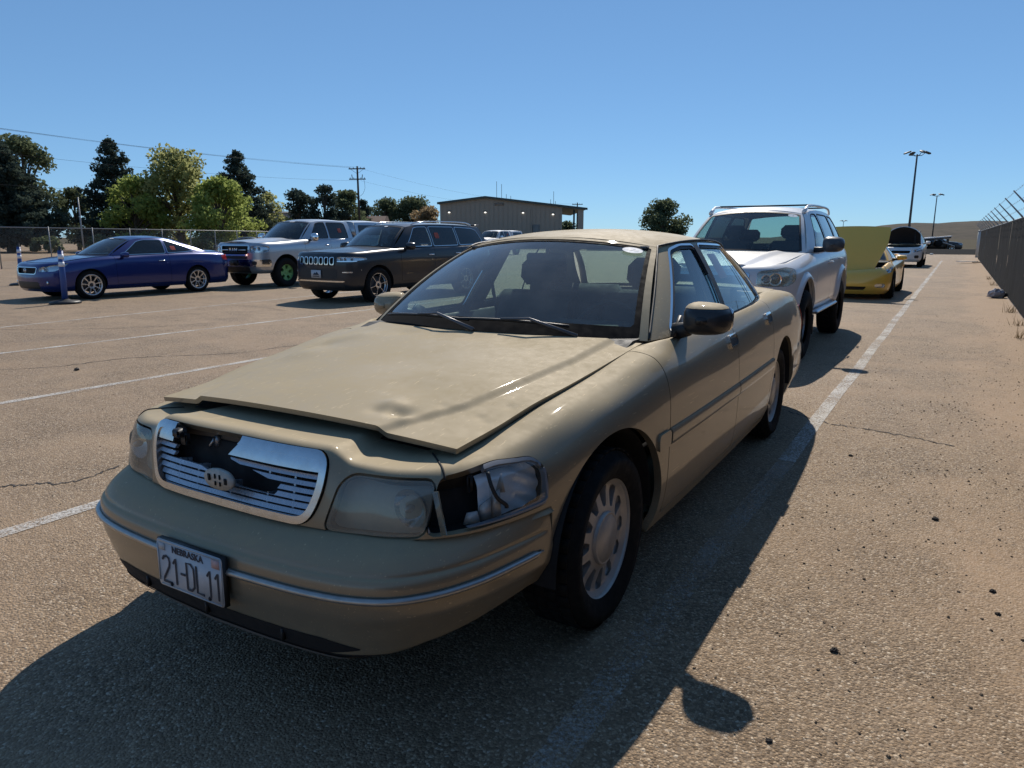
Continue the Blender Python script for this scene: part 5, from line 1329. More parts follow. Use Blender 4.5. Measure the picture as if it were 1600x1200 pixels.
# ---- silver pickup
def build_pickup():
    P = paint('silver_paint', (.42, .46, .51), .28, .7, .7, .18, (.33, .30, .27))
    K = (0, .45, 1.0, 1.75, 2.8, 4.6, 5.6)
    rows = [[(.40, .12)], [(.50, .03)], [(.72, 0)], [(.95, .0), (.95, 0), (1.0, 0), (1.0, 0), (1.0, 0), (1.0, 0), (1.0, 0)],
            [(1.14, .015), (1.15, .02), (1.17, .02), (1.20, .02), (1.22, .02), (1.25, .02), (1.25, .02)],
            [(1.235, .08), (1.25, .10), (1.275, .11), (1.32, .10), (1.34, .075), (1.36, .06), (1.36, .06)],
            [(1.22, .20), (1.235, .18), (1.26, .18), (1.305, .16), (1.33, .10), (1.35, .09), (1.35, .09)]]
    sp = dict(paint=P, cat='pickup truck', lev=(K, rows), plan=[(0, 0), (.5, .02), (.74, .06), (.88, .14), (.96, .30), (.99, .6), (1.0, 1.0), (1.0, 3), (1.0, 5.4), (.96, 5.72), (.85, 5.8), (0, 5.82)],
              arch=[(.98, .44, .49), (4.65, .44, .48)], doors=[(1.72, 2.78), (2.78, 3.70)], door_z=.58, handles=[(2.62, 1.17), (3.55, 1.18)], handle_mat=M_CHROME,
              belt=[(.83, 1.70, 1.325), (.90, 2.0, 1.335), (.925, 2.8, 1.345), (.925, 3.4, 1.35), (.90, 3.85, 1.36)],
              rail=[(.69, 2.28, 1.835), (.71, 2.6, 1.875), (.72, 3.0, 1.885), (.72, 3.4, 1.88), (.70, 3.80, 1.86)],
              ws=((1.45, 1.36), (.83, 1.70, 1.325), (2.20, 1.885), (.69, 2.28, 1.835)), roofc=[(2.20, 1.885), (2.6, 1.935), (3.1, 1.945), (3.82, 1.92)],
              back=((3.90, 1.36), (.90, 3.85, 1.36), (3.82, 1.92), (.70, 3.80, 1.86)),
              windows=[[(2.02, 1.365), (2.74, 1.37), (2.74, 1.83), (2.55, 1.83), (2.40, 1.80)], [(2.82, 1.37), (3.62, 1.375), (3.60, 1.80), (3.5, 1.83), (2.82, 1.83)]],
              hood=dict(xe=[(.2, .74), (.6, .80), (1.1, .83), (1.68, .85)], ze=[(.2, 1.245), (.6, 1.27), (1.1, 1.295), (1.68, 1.32)], zc=[(.06, 1.255), (.5, 1.30), (1.0, 1.335), (1.45, 1.355)], yf=(.06, .16), yr=(1.45, 1.66), extra=lambda X, Y: .03 * np.exp(-((np.abs(X) - .0) / .42) ** 6)),
              lamps=[dict(poly=[(-.62, .985), (-.62, 1.155), (.26, 1.165), (.42, 1.14), (.40, 1.03), (.26, .985)], bowls=[(-.72, 1.07, .055), (-.84, 1.07, .05)])],
              grille=dict(poly=[(.56, .89), (.585, 1.19)], h=6, th=.018, frame=.035, fmat=M_CHROME, bmat=M_BLACK), mirror=(1.13, 2.0, 1.40, .24, .24), mirror_mat=M_CHROME, seats=(2.35, .70),
              glass=M_GLASS_DARK, sideglass=[M_GLASS_DARK, M_GLASS_DARK], wheel=[(.86, .98, .41), (.86, 4.65, .41)])
    sp['wheel_spec'] = ((.41, .29, .235, lambda q: .06 + .03 * np.asarray(q), 5, (.10, .205), lambda q: .055 + .06 * np.clip((q - .4) / .5, 0, 1), .06), dict(depth=.05))
    green = simple('lime_green_wheel', (.15, .36, .12), .5, .1)
    sp['wheel_mats'] = (M_RUBBER, green, green, M_DISC)
    car, W, w, patch, ws = gen_car('parked_pickup', 'silver pickup truck with chrome bumper, bed topper and lime green wheels', (-17.28, 13.10, 0), 1.5, sp)
    obj('front_bumper', hem(clip(w, lambda m: np.minimum(np.minimum(W.key(.42) - m.s, m.z - .60), .79 - m.z)).off(.03), .03).both(), M_CHROME, car)
    obj('bumper_intake', hem(clip(w, lambda m: np.minimum(np.minimum(.5 - m.s, m.z - .80), .88 - m.z)).off(.004), .01).both(), M_BLACK, car)
    obj('skid_intake', hem(clip(w, lambda m: np.minimum(np.minimum(.55 - m.s, m.z - .42), .58 - m.z)).off(.006), .01).both(), M_BLACK, car)
    for sx in (1, -1):
        f_ = (lambda q: q) if sx > 0 else (lambda q: q.mirror())
        obj('fog_lamp', f_(hem(clip(w, lambda m: poly_sdf(m.s, m.z, rpoly([(.66, .645), (.82, .645), (.82, .745), (.66, .745)], .03))).off(.034), .01)), M_BLACK, car)
        obj('tow_hook', tube([(sx * .45, -.02, .56), (sx * .45, -.06, .59), (sx * .45, -.03, .62)], .014, 6), M_BLACK, car)
    front_text(car, 'RAM', .14, -.022, 1.045, M_CHROME, 0, 1.2, ex=.008)
    obj('grille_crossbar', join([box((sx * .36, -.018, 1.045), (.30, .03, .03), bev=.01) for sx in (-1, 1)]), M_CHROME, car)
    pw = obj('plate', box((0, -.045, .69), (.30, .01, .15)), M_BLACK, car)
    # bed topper
    bt = face_out(side_patch([(.93, 3.98, 1.36), (.94, 4.8, 1.36), (.93, 5.72, 1.36)], [(.80, 4.02, 1.86), (.80, 4.8, 1.88), (.79, 5.66, 1.86)], .015, 40, 16), 0, 1)
    tp = empty('bed_topper', parent=car)
    wp = rpoly([(4.12, 1.46), (5.55, 1.46), (5.5, 1.78), (4.15, 1.78)], .05)
    rf = face_out(panel_top([(4.02, .80), (4.8, .80), (5.66, .79)], [(4.02, 1.86), (4.8, 1.88), (5.66, 1.86)], [(4.02, 1.90), (4.8, 1.94), (5.66, 1.90)], (4.02, 4.02), (5.66, 5.66), 12, 20, 3.0), 2, 1)
    ends = [prism([(-.93, 1.36), (.93, 1.36), (.80, 1.86), (0, 1.90), (-.80, 1.86)], 3.98, 4.0, 'y'), prism([(-.93, 1.36), (.93, 1.36), (.79, 1.86), (0, 1.90), (-.79, 1.86)], 5.68, 5.7, 'y')]
    obj('shell', join([clip(bt, lambda m: -poly_sdf(m.y, m.z, wp)).both(), rf] + ends), P, tp)
    for sx in (1, -1): g = clip(bt, lambda m: poly_sdf(m.y, m.z, wp)).off(-.004); obj('window', g if sx > 0 else g.mirror(), M_GLASS_DARK, tp)
    obj('bed_floor', box((0, 4.8, 1.0), (1.9, 1.8, .05)), M_DARK, car)
    win_sticker(car, patch, 3.30, 1.60, .15, .13); ws_sticker(car, sp, .1, .92, (.12, .025))
    return car
build_pickup()

# ---- white SUV behind the sedan
def build_white_suv():
    P = paint('white_paint', (.68, .68, .68), .3, .1, .7, .22, (.42, .37, .30))
    K = (0, .4, .88, 1.55, 2.6, 3.9, 4.7)
    rows = [[(.34, .10)], [(.44, .03)], [(.62, 0)], [(.78, .01), (.80, .0), (.84, 0), (.86, 0), (.86, 0), (.88, 0), (.88, 0)],
            [(.93, .04), (.95, .03), (.99, .03), (1.03, .03), (1.05, .025), (1.07, .03), (1.07, .03)],
            [(1.00, .13), (1.02, .13), (1.06, .13), (1.115, .12), (1.135, .085), (1.155, .085), (1.16, .09)],
            [(.985, .22), (1.005, .20), (1.045, .19), (1.10, .17), (1.125, .11), (1.145, .11), (1.15, .13)]]
    sp = dict(paint=P, cat='suv', lev=(K, rows), plan=[(0, 0), (.35, .02), (.55, .055), (.72, .13), (.82, .26), (.87, .45), (.895, .88), (.91, 1.4), (.92, 2.5), (.92, 3.6), (.905, 4.3), (.86, 4.62), (.75, 4.75), (.45, 4.79), (0, 4.8)],
              arch=[(.88, .405, .44), (3.67, .405, .44)], doors=[(1.52, 2.58), (2.58, 3.50)], door_z=.50, handles=[(2.42, .99), (3.36, 1.01)],
              belt=[(.76, 1.50, 1.12), (.835, 1.85, 1.13), (.858, 2.6, 1.14), (.85, 3.6, 1.155), (.82, 4.3, 1.16), (.78, 4.62, 1.16)],
              rail=[(.60, 2.06, 1.60), (.625, 2.4, 1.645), (.635, 3.0, 1.665), (.62, 3.8, 1.65), (.595, 4.35, 1.62)],
              ws=((1.22, 1.14), (.76, 1.50, 1.12), (1.96, 1.655), (.60, 2.06, 1.60)), roofc=[(1.96, 1.655), (2.4, 1.71), (3.0, 1.725), (3.8, 1.715), (4.36, 1.67)],
              back=((4.72, 1.16), (.78, 4.62, 1.16), (4.36, 1.67), (.595, 4.35, 1.62)),
              windows=[[(1.83, 1.16), (2.54, 1.165), (2.54, 1.60), (2.35, 1.60), (2.25, 1.575)], [(2.62, 1.165), (3.46, 1.175), (3.44, 1.60), (2.62, 1.605)], [(3.54, 1.185), (4.30, 1.21), (4.24, 1.50), (4.08, 1.585), (3.54, 1.60)]],
              hood=dict(xe=[(.2, .62), (.6, .70), (1.0, .745), (1.48, .765)], ze=[(.2, 1.0), (.6, 1.04), (1.0, 1.085), (1.48, 1.118)], zc=[(.10, 1.0), (.5, 1.065), (.9, 1.11), (1.22, 1.135)], yf=(.10, .24), yr=(1.22, 1.47), extra=lambda X, Y: .02 * np.clip(1 - np.abs(np.abs(X) - (.30 + .12 * Y)) / .10, 0, 1) - .0),
              lamps=[dict(poly=[(-.52, .79), (-.53, .945), (.28, .985), (.46, .965), (.40, .84), (.24, .79)], bowls=[(-.60, .865, .045), (-.72, .865, .06)], lens=glass('yellowed_lens', (.92, .90, .80), .42, .03, 1.0, (.78, .74, .58)))],
              grille=dict(poly=[(.40, .72), (.46, .93)], h=3, th=.03, frame=.03, fmat=M_CHROME), mirror=(1.03, 1.75, 1.22, .25, .19), mirror_mat=simple('mirror_grey', (.055, .058, .062), .4, 0, .2), seats=(2.1, .52),
              glass=M_GLASS, sideglass=[M_GLASS, M_GLASS_DARK, M_GLASS_DARK], wheel=[(.80, .88, .40), (.80, 3.67, .40)], flare=(.075, .035, P), lift=.09)
    sp['wheel_spec'] = ((.40, .27, .22, lambda q: .05 + .02 * np.asarray(q), 6, (.09, .19), lambda q: .05 + .03 * np.clip((q - .4) / .5, 0, 1), .05), dict(depth=.04))
    car, W, w, patch, ws = gen_car('parked_white_suv', 'white SUV with roof rack parked right behind the tan sedan', (-2.34, 7.86, 0), 0.3, sp)
    for sx in (1, -1):
        f_ = (lambda q: q) if sx > 0 else (lambda q: q.mirror())
        obj('fog_lamp', f_(hem(clip(w, lambda m: poly_sdf(m.s, m.z, rpoly([(.60, .60), (.74, .60), (.74, .71), (.60, .71)], .04))).off(.004), .01)), M_BLACK, car)
        rr = crom([(.60, 2.12, 1.735), (.605, 2.25, 1.785), (.61, 2.45, 1.805), (.615, 3.2, 1.82), (.60, 4.1, 1.795), (.59, 4.25, 1.74)], 30) * [sx, 1, 1]
        obj('roof_rail', tube(rr, .017, 7), M_ALLOY, car); obj('rail_end', tube([(sx * .60, 2.08, 1.71), (sx * .605, 2.24, 1.78)], [.03, .02], 8), P, car)
        obj('side_step', box((sx * .91, 2.28, .50), (.10, 1.7, .045), bev=.018), M_ALLOY, car)
        obj('mud_guard', box((sx * .82, 1.36, .36), (.22, .02, .24)), M_BLACK, car)
    for yy in (2.55, 3.75): obj('rack_crossbar', tube([(-.61, yy, 1.818), (.61, yy, 1.818)], .012, 6), M_BLACK, car)
    obj('lower_intake', hem(clip(w, lambda m: np.minimum(np.minimum(.5 - m.s, m.z - .46), .62 - m.z)).off(.003), .01).both(), M_BLACK, car)
    ws_sticker(car, sp, .80, .88, (.06, .035))
    return car
build_white_suv()

# ---- yellow sports car, hood tipped forward
def build_sports():
    P = paint('yellow_paint', (.86, .50, .07), .3, .15, .8, .12, (.40, .36, .25))
    K = (0, .4, .93, 1.5, 2.3, 3.6, 4.3)
    rows = [[(.13, .10)], [(.22, .03)], [(.36, 0)], [(.50, .04), (.54, .01), (.58, 0), (.58, 0), (.58, 0), (.62, 0), (.65, 0)],
            [(.60, .11), (.66, .06), (.74, .03), (.74, .03), (.74, .02), (.82, .03), (.85, .03)],
            [(.655, .22), (.73, .15), (.825, .13), (.83, .12), (.83, .09), (.93, .15), (.95, .12)],
            [(.64, .30), (.71, .22), (.80, .20), (.81, .18), (.815, .12), (.915, .22), (.93, .2)]]
    sp = dict(paint=P, lev=(K, rows), plan=[(0, 0), (.3, .02), (.55, .08), (.74, .20), (.84, .38), (.885, .65), (.905, .95), (.895, 1.6), (.90, 2.5), (.92, 3.3), (.915, 3.8), (.86, 4.25), (.7, 4.40), (.4, 4.43), (0, 4.435)],
              arch=[(.93, .335, .37), (3.615, .335, .375)], doors=[(1.65, 2.75)], door_z=.26, handles=[],
              belt=[(.72, 1.40, .845), (.79, 1.75, .855), (.80, 2.4, .865), (.74, 3.0, .93), (.60, 3.7, .98)],
              rail=[(.50, 2.10, 1.18), (.52, 2.3, 1.205), (.52, 2.6, 1.205), (.48, 2.95, 1.16), (.42, 3.3, 1.10)],
              ws=((1.20, .87), (.72, 1.40, .845), (2.02, 1.215), (.50, 2.10, 1.18)), roofc=[(2.02, 1.215), (2.3, 1.24), (2.6, 1.24), (3.25, 1.12)],
              back=((3.95, .99), (.60, 3.7, .98), (3.25, 1.12), (.42, 3.3, 1.10)),
              windows=[[(1.72, .875), (2.62, .89), (2.58, 1.165), (2.30, 1.17), (2.1, 1.12)]],
              deck=dict(xe=[(3.7, .60), (4.0, .72), (4.3, .74)], ze=[(3.7, .965), (4.0, .95), (4.3, .94)], zc=[(3.95, .99), (4.1, .98), (4.38, .96)], yf=(3.95, 3.72), yr=(4.38, 4.25)),
              lamps=[dict(poly=[(.35, .60), (.33, .665), (.72, .735), (.76, .69), (.60, .63)], bowls=[(.50, .655, .04)]), dict(name='fog_lamp', poly=[(-.58, .285), (-.58, .365), (.24, .365), (.26, .285)], r=.03, back=M_REFLECTOR)],
              grille=dict(poly=[(.38, .215), (.42, .30)], h=0, r=.02), mirror=(.97, 1.66, .92, .22, .12), mirror_mat=P, seats=(2.0, .20), rear_seat=False,
              glass=M_GLASS, wheel=[(.78, .93, .325), (.79, 3.615, .335)])
    sp['wheel_spec'] = ((.327, .26, .235, lambda q: .09 + .012 * np.asarray(q), 5, (.07, .205), lambda q: .05 + .10 * np.clip((q - .3) / .6, 0, 1), .04), dict(depth=.05))
    car, W, w, patch, ws = gen_car('parked_sports_car', 'low yellow sports car with its hood tipped forward', (-2.12, 17.88, 0), 0, sp)
    # hood hinged at the nose, standing up
    n = 30; u = np.linspace(-1, 1, 34); v = np.linspace(0, 1, n); U, V = np.meshgrid(u, v)
    hw = np.interp(V, [0, .25, .6, 1.], [.50, .60, .72, .74]); Lh = 1.08
    X = U * hw; D = V * Lh - .10 * (1 - U ** 2) * (1 - V) + .03 * (1 - U ** 2) * V; Hh = .04 * (1 - np.abs(U) ** 2.5) + .05 * np.sin(V * math.pi)
    th = R(62); Y = .42 + D * math.cos(th) - Hh * math.sin(th); Z = .66 + D * math.sin(th) + Hh * math.cos(th) * .6
    hd = grid(np.stack([X, Y, Z], -1)); hd = face_out(hd, 1, -1)
    obj('hood', hem(hd, .03), P, car); obj('hood_lining', hd.off(-.03), M_BLACK, car)
    obj('engine', join([box((0, .95, .55), (.7, .8, .35), bev=.06), box((0, 1.0, .74), (.5, .5, .08), bev=.03)]), M_DARK, car)
    for sx in (1, -1): obj('hood_prop', tube([(sx * .5, .95, .70), (sx * .6, .80, 1.15)], .012, 6), M_BLACK, car)
    ws_sticker(car, sp, .6, .9, (.06, .035))
    return car
build_sports()

# ---- far white crossover, hood up
def build_far_suv():
    P = paint('pearl_white_paint', (.72, .71, .69), .3, .05, .7, .12, (.45, .40, .33))
    K = (0, .4, .92, 1.5, 2.6, 3.8, 4.6)
    rows = [[(.25, .10)], [(.36, .02)], [(.55, 0)], [(.70, .02), (.72, 0), (.76, 0), (.80, 0), (.80, 0), (.82, 0), (.82, 0)], [(.84, .05), (.87, .04), (.92, .03), (.97, .03), (1.0, .025), (1.03, .03), (1.03, .03)],
            [(.92, .14), (.95, .13), (1.0, .12), (1.06, .11), (1.08, .08), (1.10, .08), (1.1, .09)], [(.90, .24), (.93, .2), (.985, .18), (1.04, .17), (1.065, .1), (1.09, .1), (1.09, .12)]]
    sp = dict(paint=P, cat='suv', lev=(K, rows), n=90, m=26, plan=[(0, 0), (.35, .02), (.6, .08), (.76, .2), (.85, .4), (.89, .9), (.91, 1.5), (.92, 2.5), (.91, 3.8), (.86, 4.45), (.7, 4.62), (.4, 4.68), (0, 4.69)],
              arch=[(.90, .36, .40), (3.60, .36, .40)], doors=[(1.5, 2.55), (2.55, 3.4)], door_z=.36, handles=[(2.4, .94), (3.25, .95)],
              belt=[(.75, 1.45, 1.07), (.83, 1.8, 1.08), (.85, 2.6, 1.085), (.84, 3.6, 1.1), (.78, 4.4, 1.1)], rail=[(.58, 2.05, 1.55), (.61, 2.4, 1.59), (.61, 3.0, 1.60), (.59, 3.7, 1.58), (.56, 4.1, 1.55)],
              ws=((1.18, 1.09), (.75, 1.45, 1.07), (1.95, 1.60), (.58, 2.05, 1.55)), roofc=[(1.95, 1.60), (2.4, 1.65), (3.0, 1.66), (4.12, 1.60)], back=((4.55, 1.1), (.78, 4.4, 1.1), (4.12, 1.60), (.56, 4.1, 1.55)),
              windows=[[(1.8, 1.10), (2.5, 1.105), (2.5, 1.55), (2.25, 1.54)], [(2.58, 1.105), (3.35, 1.115), (3.33, 1.55), (2.58, 1.555)], [(3.43, 1.12), (4.1, 1.15), (3.95, 1.50), (3.43, 1.55)]],
              lamps=[dict(poly=[(-.52, .70), (-.5, .80), (.42, .90), (.5, .87), (.36, .76)], bowls=[(-.62, .77, .045)])], grille=dict(poly=[(.38, .62), (.44, .80)], h=2, th=.02, frame=.02), mirror=(1.02, 1.70, 1.14, .22, .15), seats=(2.1, .42), wheel=[(.80, .90, .35), (.80, 3.60, .35)])
    sp['wheel_spec'] = ((.35, .23, .23, lambda q: .06 + .02 * np.asarray(q), 5, (.08, .205), lambda q: .05 + .07 * np.clip((q - .3) / .6, 0, 1), .04), dict(depth=.04))
    car, W, w, patch, ws = gen_car('parked_crossover', 'far white crossover with its hood propped open near the lamp post', (-2.35, 38.6, 0), 0, sp)
    U, V = np.meshgrid(np.linspace(-1, 1, 24), np.linspace(0, 1, 20)); hw = np.interp(V, [0, .7, 1], [.74, .70, .52]); X = U * hw
    D = V * .98 - .14 * U ** 2 * V; th = R(54); Hh = .05 * (1 - U ** 2) + .05 * np.sin(V * math.pi)
    Y = 1.30 - D * math.cos(th) + Hh * math.sin(th); Z = 1.08 + D * math.sin(th) + Hh * math.cos(th)
    hd = face_out(grid(np.stack([X, Y, Z], -1)), 1, 1); obj('hood', hem(hd, .04), P, car); obj('hood_lining', hd.off(-.035), M_DARK, car)
    obj('engine', box((0, .75, .82), (1.2, .9, .22), bev=.05), M_DARK, car); obj('hood_prop', tube([(.55, .35, .93), (.45, .85, 1.75)], .01, 5), M_BLACK, car)
    for sx in (1, -1):
        obj('fog_lamp', hem(clip(w if sx > 0 else w.mirror(), lambda m: poly_sdf(np.abs(m.s), m.z, rpoly([(.58, .42), (.80, .42), (.80, .56), (.58, .56)], .04))).off(.004), .01), M_BLACK, car)
        obj('roof_rail', tube(crom([(sx * .56, 2.2, 1.62), (sx * .58, 2.4, 1.68), (sx * .57, 3.6, 1.67), (sx * .55, 3.8, 1.60)], 14), .016, 5), M_BLACK, car)
    return car
build_far_suv()
# ------------------------------------------------------------------ fences
M_SCREEN = simple('privacy_screen', (.030, .031, .033), .95, 0, var=.18, nscale=1.3, bump=.3, bscale=30, spec=.03)
M_GALV = simple('galvanised_steel', (.26, .27, .28), .55, .5, var=.15)
def screen_fence():
    x0, y0, y1 = 1.07, -8.0, 58.5
    fe = thing('screened_fence', 'tall fence covered in dark grey privacy screen with barbed wire arms', 'fence', (x0, 0, 0))
    ys = np.arange(y0, y1 + .1, 3.05)
    post = obj('post', tube([(.05, 0, 0), (.05, 0, 1.83)], .03, 8), M_GALV, fe); post.location.y = ys[0]
    arm = obj('barbed_wire_arm', join([tube([(.05, 0, 1.80), (.0, 0, 1.86), (-.34, 0, 2.24)], [.024, .020, .013], 6)]), M_GALV, fe); arm.location.y = ys[0]
    for y in ys[1:]:
        for o in (post, arm): c = o.copy(); COL.objects.link(c); c.location.y = y
    for k in range(len(ys) - 1):
        n, m = 14, 9; Y, Z = np.meshgrid(np.linspace(ys[k], ys[k + 1], n), np.linspace(.03, 1.80, m), indexing='ij')
        X = .012 * np.sin((Y - ys[k]) / 3.05 * math.pi) * np.sin(Z * 3) + .010 * np.sin(Y * 5 + k) * (Z / 1.8) + RNG.normal(0, .002, Y.shape)
        Z = Z - (Z > 1.7) * .02 * np.sin((Y - ys[k]) / 3.05 * math.pi)
        obj('screen_panel', face_out(grid(np.stack([X, Y, Z], -1)), 0, -1), M_SCREEN, fe)
    obj('top_rail', tube([(.04, y0, 1.815), (.04, y1, 1.815)], .02, 6), M_GALV, fe)
    for q, (dx, dz) in enumerate(((-.09, 1.96), (-.20, 2.09), (-.32, 2.22))):
        p = []
        for k in range(len(ys) - 1):
            for f in (0, .25, .5, .75): p.append((dx, ys[k] + f * 3.05, dz - .02 * math.sin(f * math.pi)))
        w = tube(p, .003, 4); barbs = [box((dx, y, dz), (.004, .02, .02)) for y in np.arange(6, 40, .5)]
        obj('barbed_wire', join([w] + barbs), M_GALV, fe)
screen_fence()
def chain_fence():
    A, B = np.array([-32.5, 7.0]), np.array([-63.0, 73.0]); L = float(np.linalg.norm(B - A)); ang = math.atan2(B[1] - A[1], B[0] - A[0])
    fe = thing('chain_link_fence', 'long bare chain-link fence with a top rail along the far side of the lot', 'fence', (A[0], A[1], 0), ang)
    n = int(L / 3.05)
    post = obj('post', tube([(0, 0, 0), (0, 0, 1.9)], .026, 7), M_GALV, fe)
    for k in range(1, n + 1): c = post.copy(); COL.objects.link(c); c.location.x = k * 3.05
    obj('top_rail', tube([(0, 0, 1.84), (L, 0, 1.84)], .026, 6), M_GALV, fe)
    V, F = [], []; d = .075; r = .0015
    for k in range(-24, int(L / d)):
        for sgn in (1, -1):
            x0 = k * d; a = np.array([x0, 0, .04]) if sgn > 0 else np.array([x0, .006, 1.82]); b = a + np.array([1.78, 0, 1.78 * sgn])
            i = len(V)
            for p in (a, b):
                V.extend([(p[0] - r, p[1], p[2] + r), (p[0] + r, p[1], p[2] - r), (p[0], p[1] + r * 1.5, p[2])])
            F.extend([(i, i + 1, i + 4, i + 3), (i + 1, i + 2, i + 5, i + 4), (i + 2, i, i + 3, i + 5)])
    o = obj('chain_link_mesh', S(np.array(V, float), F), M_GALV, fe, smooth=False); o['kind'] = 'stuff'
    tall = obj('tall_post', tube([(14.6, .1, 0), (14.6, .1, 3.4)], .035, 7), M_GALV, fe)
chain_fence()
# ------------------------------------------------------------------ delineator posts
def delineator(x, y, lab, h=1.12, lean=.05):
    e = thing('delineator_post', lab, 'traffic post', (x, y, 0), RNG.uniform(0, 3), 'blue delineator posts by the coupe')
    blue = simple('blue_plastic', (.030, .075, .26), .45, var=.1); wht = simple('reflective_band', (.75, .76, .80), .35)
    ax = lambda z: (lean * z, 0, z)
    obj('base', lathe([(0, 0), (.30, 0), (.31, .03), (.26, .06), (.12, .075), (.07, .10), (0, .10)], 24), M_BLACK, e)
    obj('tube', tube([ax(.08), ax(h * .55), ax(h)], [.062, .056, .052], 14), blue, e)
    for z0 in (.78, .94): obj('reflective_band', tube([ax(z0), ax(z0 + .10)], [.0565, .0562], 14), wht, e)
    obj('cap', tube([ax(h), ax(h + .02), ax(h + .05), ax(h + .09)], [.054, .03, .022, .03], 12), M_BLACK, e)
delineator(-16.22, 7.95, 'blue delineator post standing in front of the coupe\'s front wheel')
delineator(-23.6, 10.4, 'blue delineator post farther off beyond the coupe\'s nose')
# ------------------------------------------------------------------ trees
def leaf_mat(name, dark, light, trans=.35):
    t = NT(name); g = t.n.new('ShaderNodeNewGeometry'); r = g.outputs['Random Per Island']
    c = t.mix(r, dark, light); c = t.mix(t.rng(t.noise(.7, 3), .3, .7, 0, .5), c, tuple(x * .6 for x in dark))
    d = t.n.new('ShaderNodeBsdfDiffuse'); tr = t.n.new('ShaderNodeBsdfTranslucent'); t.l.new(c, d.inputs[0]); t.l.new(t.mix(.5, c, light), tr.inputs[0])
    m = t.n.new('ShaderNodeMixShader'); m.inputs[0].default_value = trans; t.l.new(d.outputs[0], m.inputs[1]); t.l.new(tr.outputs[0], m.inputs[2]); return t.done(m)
M_BARK = simple('bark', (.10, .08, .06), .95, var=.3, bump=.5, bscale=12)
M_PINE = leaf_mat('pine_needles', (.045, .062, .052), (.10, .13, .10), .35)
M_LEAF = leaf_mat('autumn_green_leaves', (.17, .23, .05), (.42, .48, .15), .58)
M_LEAF_Y = leaf_mat('yellow_green_leaves', (.23, .25, .085), (.48, .48, .21), .58)
M_LEAF_D = leaf_mat('dark_green_leaves', (.08, .105, .06), (.19, .22, .12), .45)
M_LEAF_B = leaf_mat('brown_leaves', (.24, .17, .10), (.46, .35, .21), .5)
def leaves(C_, s, flat_=1.0):
    """quads of size s at centres C_"""
    n = len(C_); q = RNG.normal(size=(n, 3)); q /= np.linalg.norm(q, axis=1, keepdims=True); a = np.cross(q, RNG.normal(size=(n, 3))); a /= np.linalg.norm(a, axis=1, keepdims=True) + 1e-9; b = np.cross(q, a)
    sz = s * RNG.uniform(.6, 1.4, (n, 1)); P = np.stack([C_ - a * sz - b * sz * .5, C_ + a * sz * .2 - b * sz * .7, C_ + a * sz + b * sz * .4, C_ - a * sz * .3 + b * sz * .7], 1).reshape(-1, 3)
    return P, [(4 * i, 4 * i + 1, 4 * i + 2, 4 * i + 3) for i in range(n)]
def broadleaf(name, label, x, y, h, w, mat, n=5200, ls=.17, low=.12, lobes=26, grp='trees beyond the lot', open_=.0):
    e = thing(name, label, 'tree', (x, y, 0), RNG.uniform(0, 6), grp)
    br = [tube([(0, 0, -.1), (.1, .05, h * .25), (0, .1, h * .55), (.05, 0, h * .85)], [w * .05, w * .04, w * .022, .02], 8)]
    cen, rad = [], []
    for k in range(lobes):
        z = low * h + (h * (1 - low)) * RNG.random() ** .85; f = (z / h - low) / (1 - low); rr = w / 2 * (math.sin(math.pi * min(1, .16 + f * .84)) ** .6) * RNG.uniform(.35, .95); a = RNG.uniform(0, 6.28)
        p = np.array([rr * math.cos(a), rr * math.sin(a), min(z, h * .93)]); cen.append(p); rad.append(w * RNG.uniform(.10, .20))
        br.append(tube([(0, .05, max(.2, p[2] * .55)), tuple(p * [.5, .5, .82]), tuple(p)], [w * .016, w * .01, .012], 5))
    cen.append(np.array([0, 0, h * .93])); rad.append(w * .13)
    pts = []
    for c, r in zip(cen, rad):
        m = int(n * (r ** 2) / sum(q * q for q in rad)); d = RNG.normal(size=(m, 3)); d /= np.linalg.norm(d, axis=1, keepdims=True); d *= (RNG.random((m, 1)) ** .45) * r * [1.05, 1.05, .85]; pts.append(c + d)
    pts = np.concatenate(pts); pts = pts[pts[:, 2] > .15]
    P, F = leaves(pts, ls); obj('trunk', join(br), M_BARK, e); o = obj('crown', S(P, F, np.zeros((len(P), 5))), mat, e, smooth=False)
    return e
def pine(name, label, x, y, h, w, mat=M_PINE, n=260, grp='trees beyond the lot', base=.06):
    e = thing(name, label, 'tree', (x, y, 0), RNG.uniform(0, 6), grp)
    br = [tube([(0, 0, -.1), (.05, 0, h * .4), (0, .05, h * .8), (0, 0, h * .99)], [w * .045, w * .035, w * .015, .015], 8)]; pts = []
    for k in range(n):
        f = RNG.random() ** 1.25; z = h * (base + (1 - base) * f); L = w / 2 * (1 - f) ** .72 * RNG.uniform(.45, 1.08) + .12; a = RNG.uniform(0, 6.28)
        tip = np.array([L * math.cos(a), L * math.sin(a), z + L * RNG.uniform(.02, .35)]); root = np.array([0, 0, z])
        if k % 2 == 0: br.append(tube([root, (root + tip) / 2 - [0, 0, .04 * L], tip], [.035, .022, .01], 4, False))
        for q in np.linspace(.35, 1, max(2, int(L / .42))):
            c = root + (tip - root) * q; m = 26; d = RNG.normal(size=(m, 3)) * [.19, .19, .15] * (.6 + .5 * (1 - f) + .15); pts.append(c + d + [0, 0, .06])
    pts = np.concatenate(pts + [np.array([0, 0, h]) + RNG.normal(size=(30, 3)) * [.12, .12, .25]])
    P, F = leaves(pts, .13); obj('trunk', join(br), M_BARK, e); obj('crown', S(P, F, np.zeros((len(P), 5))), mat, e, smooth=False)
    return e
pine('pine_tree', 'big dark conifer at the left edge behind the chain-link fence', -75.8, 33.0, 9.6, 9.5, n=420)
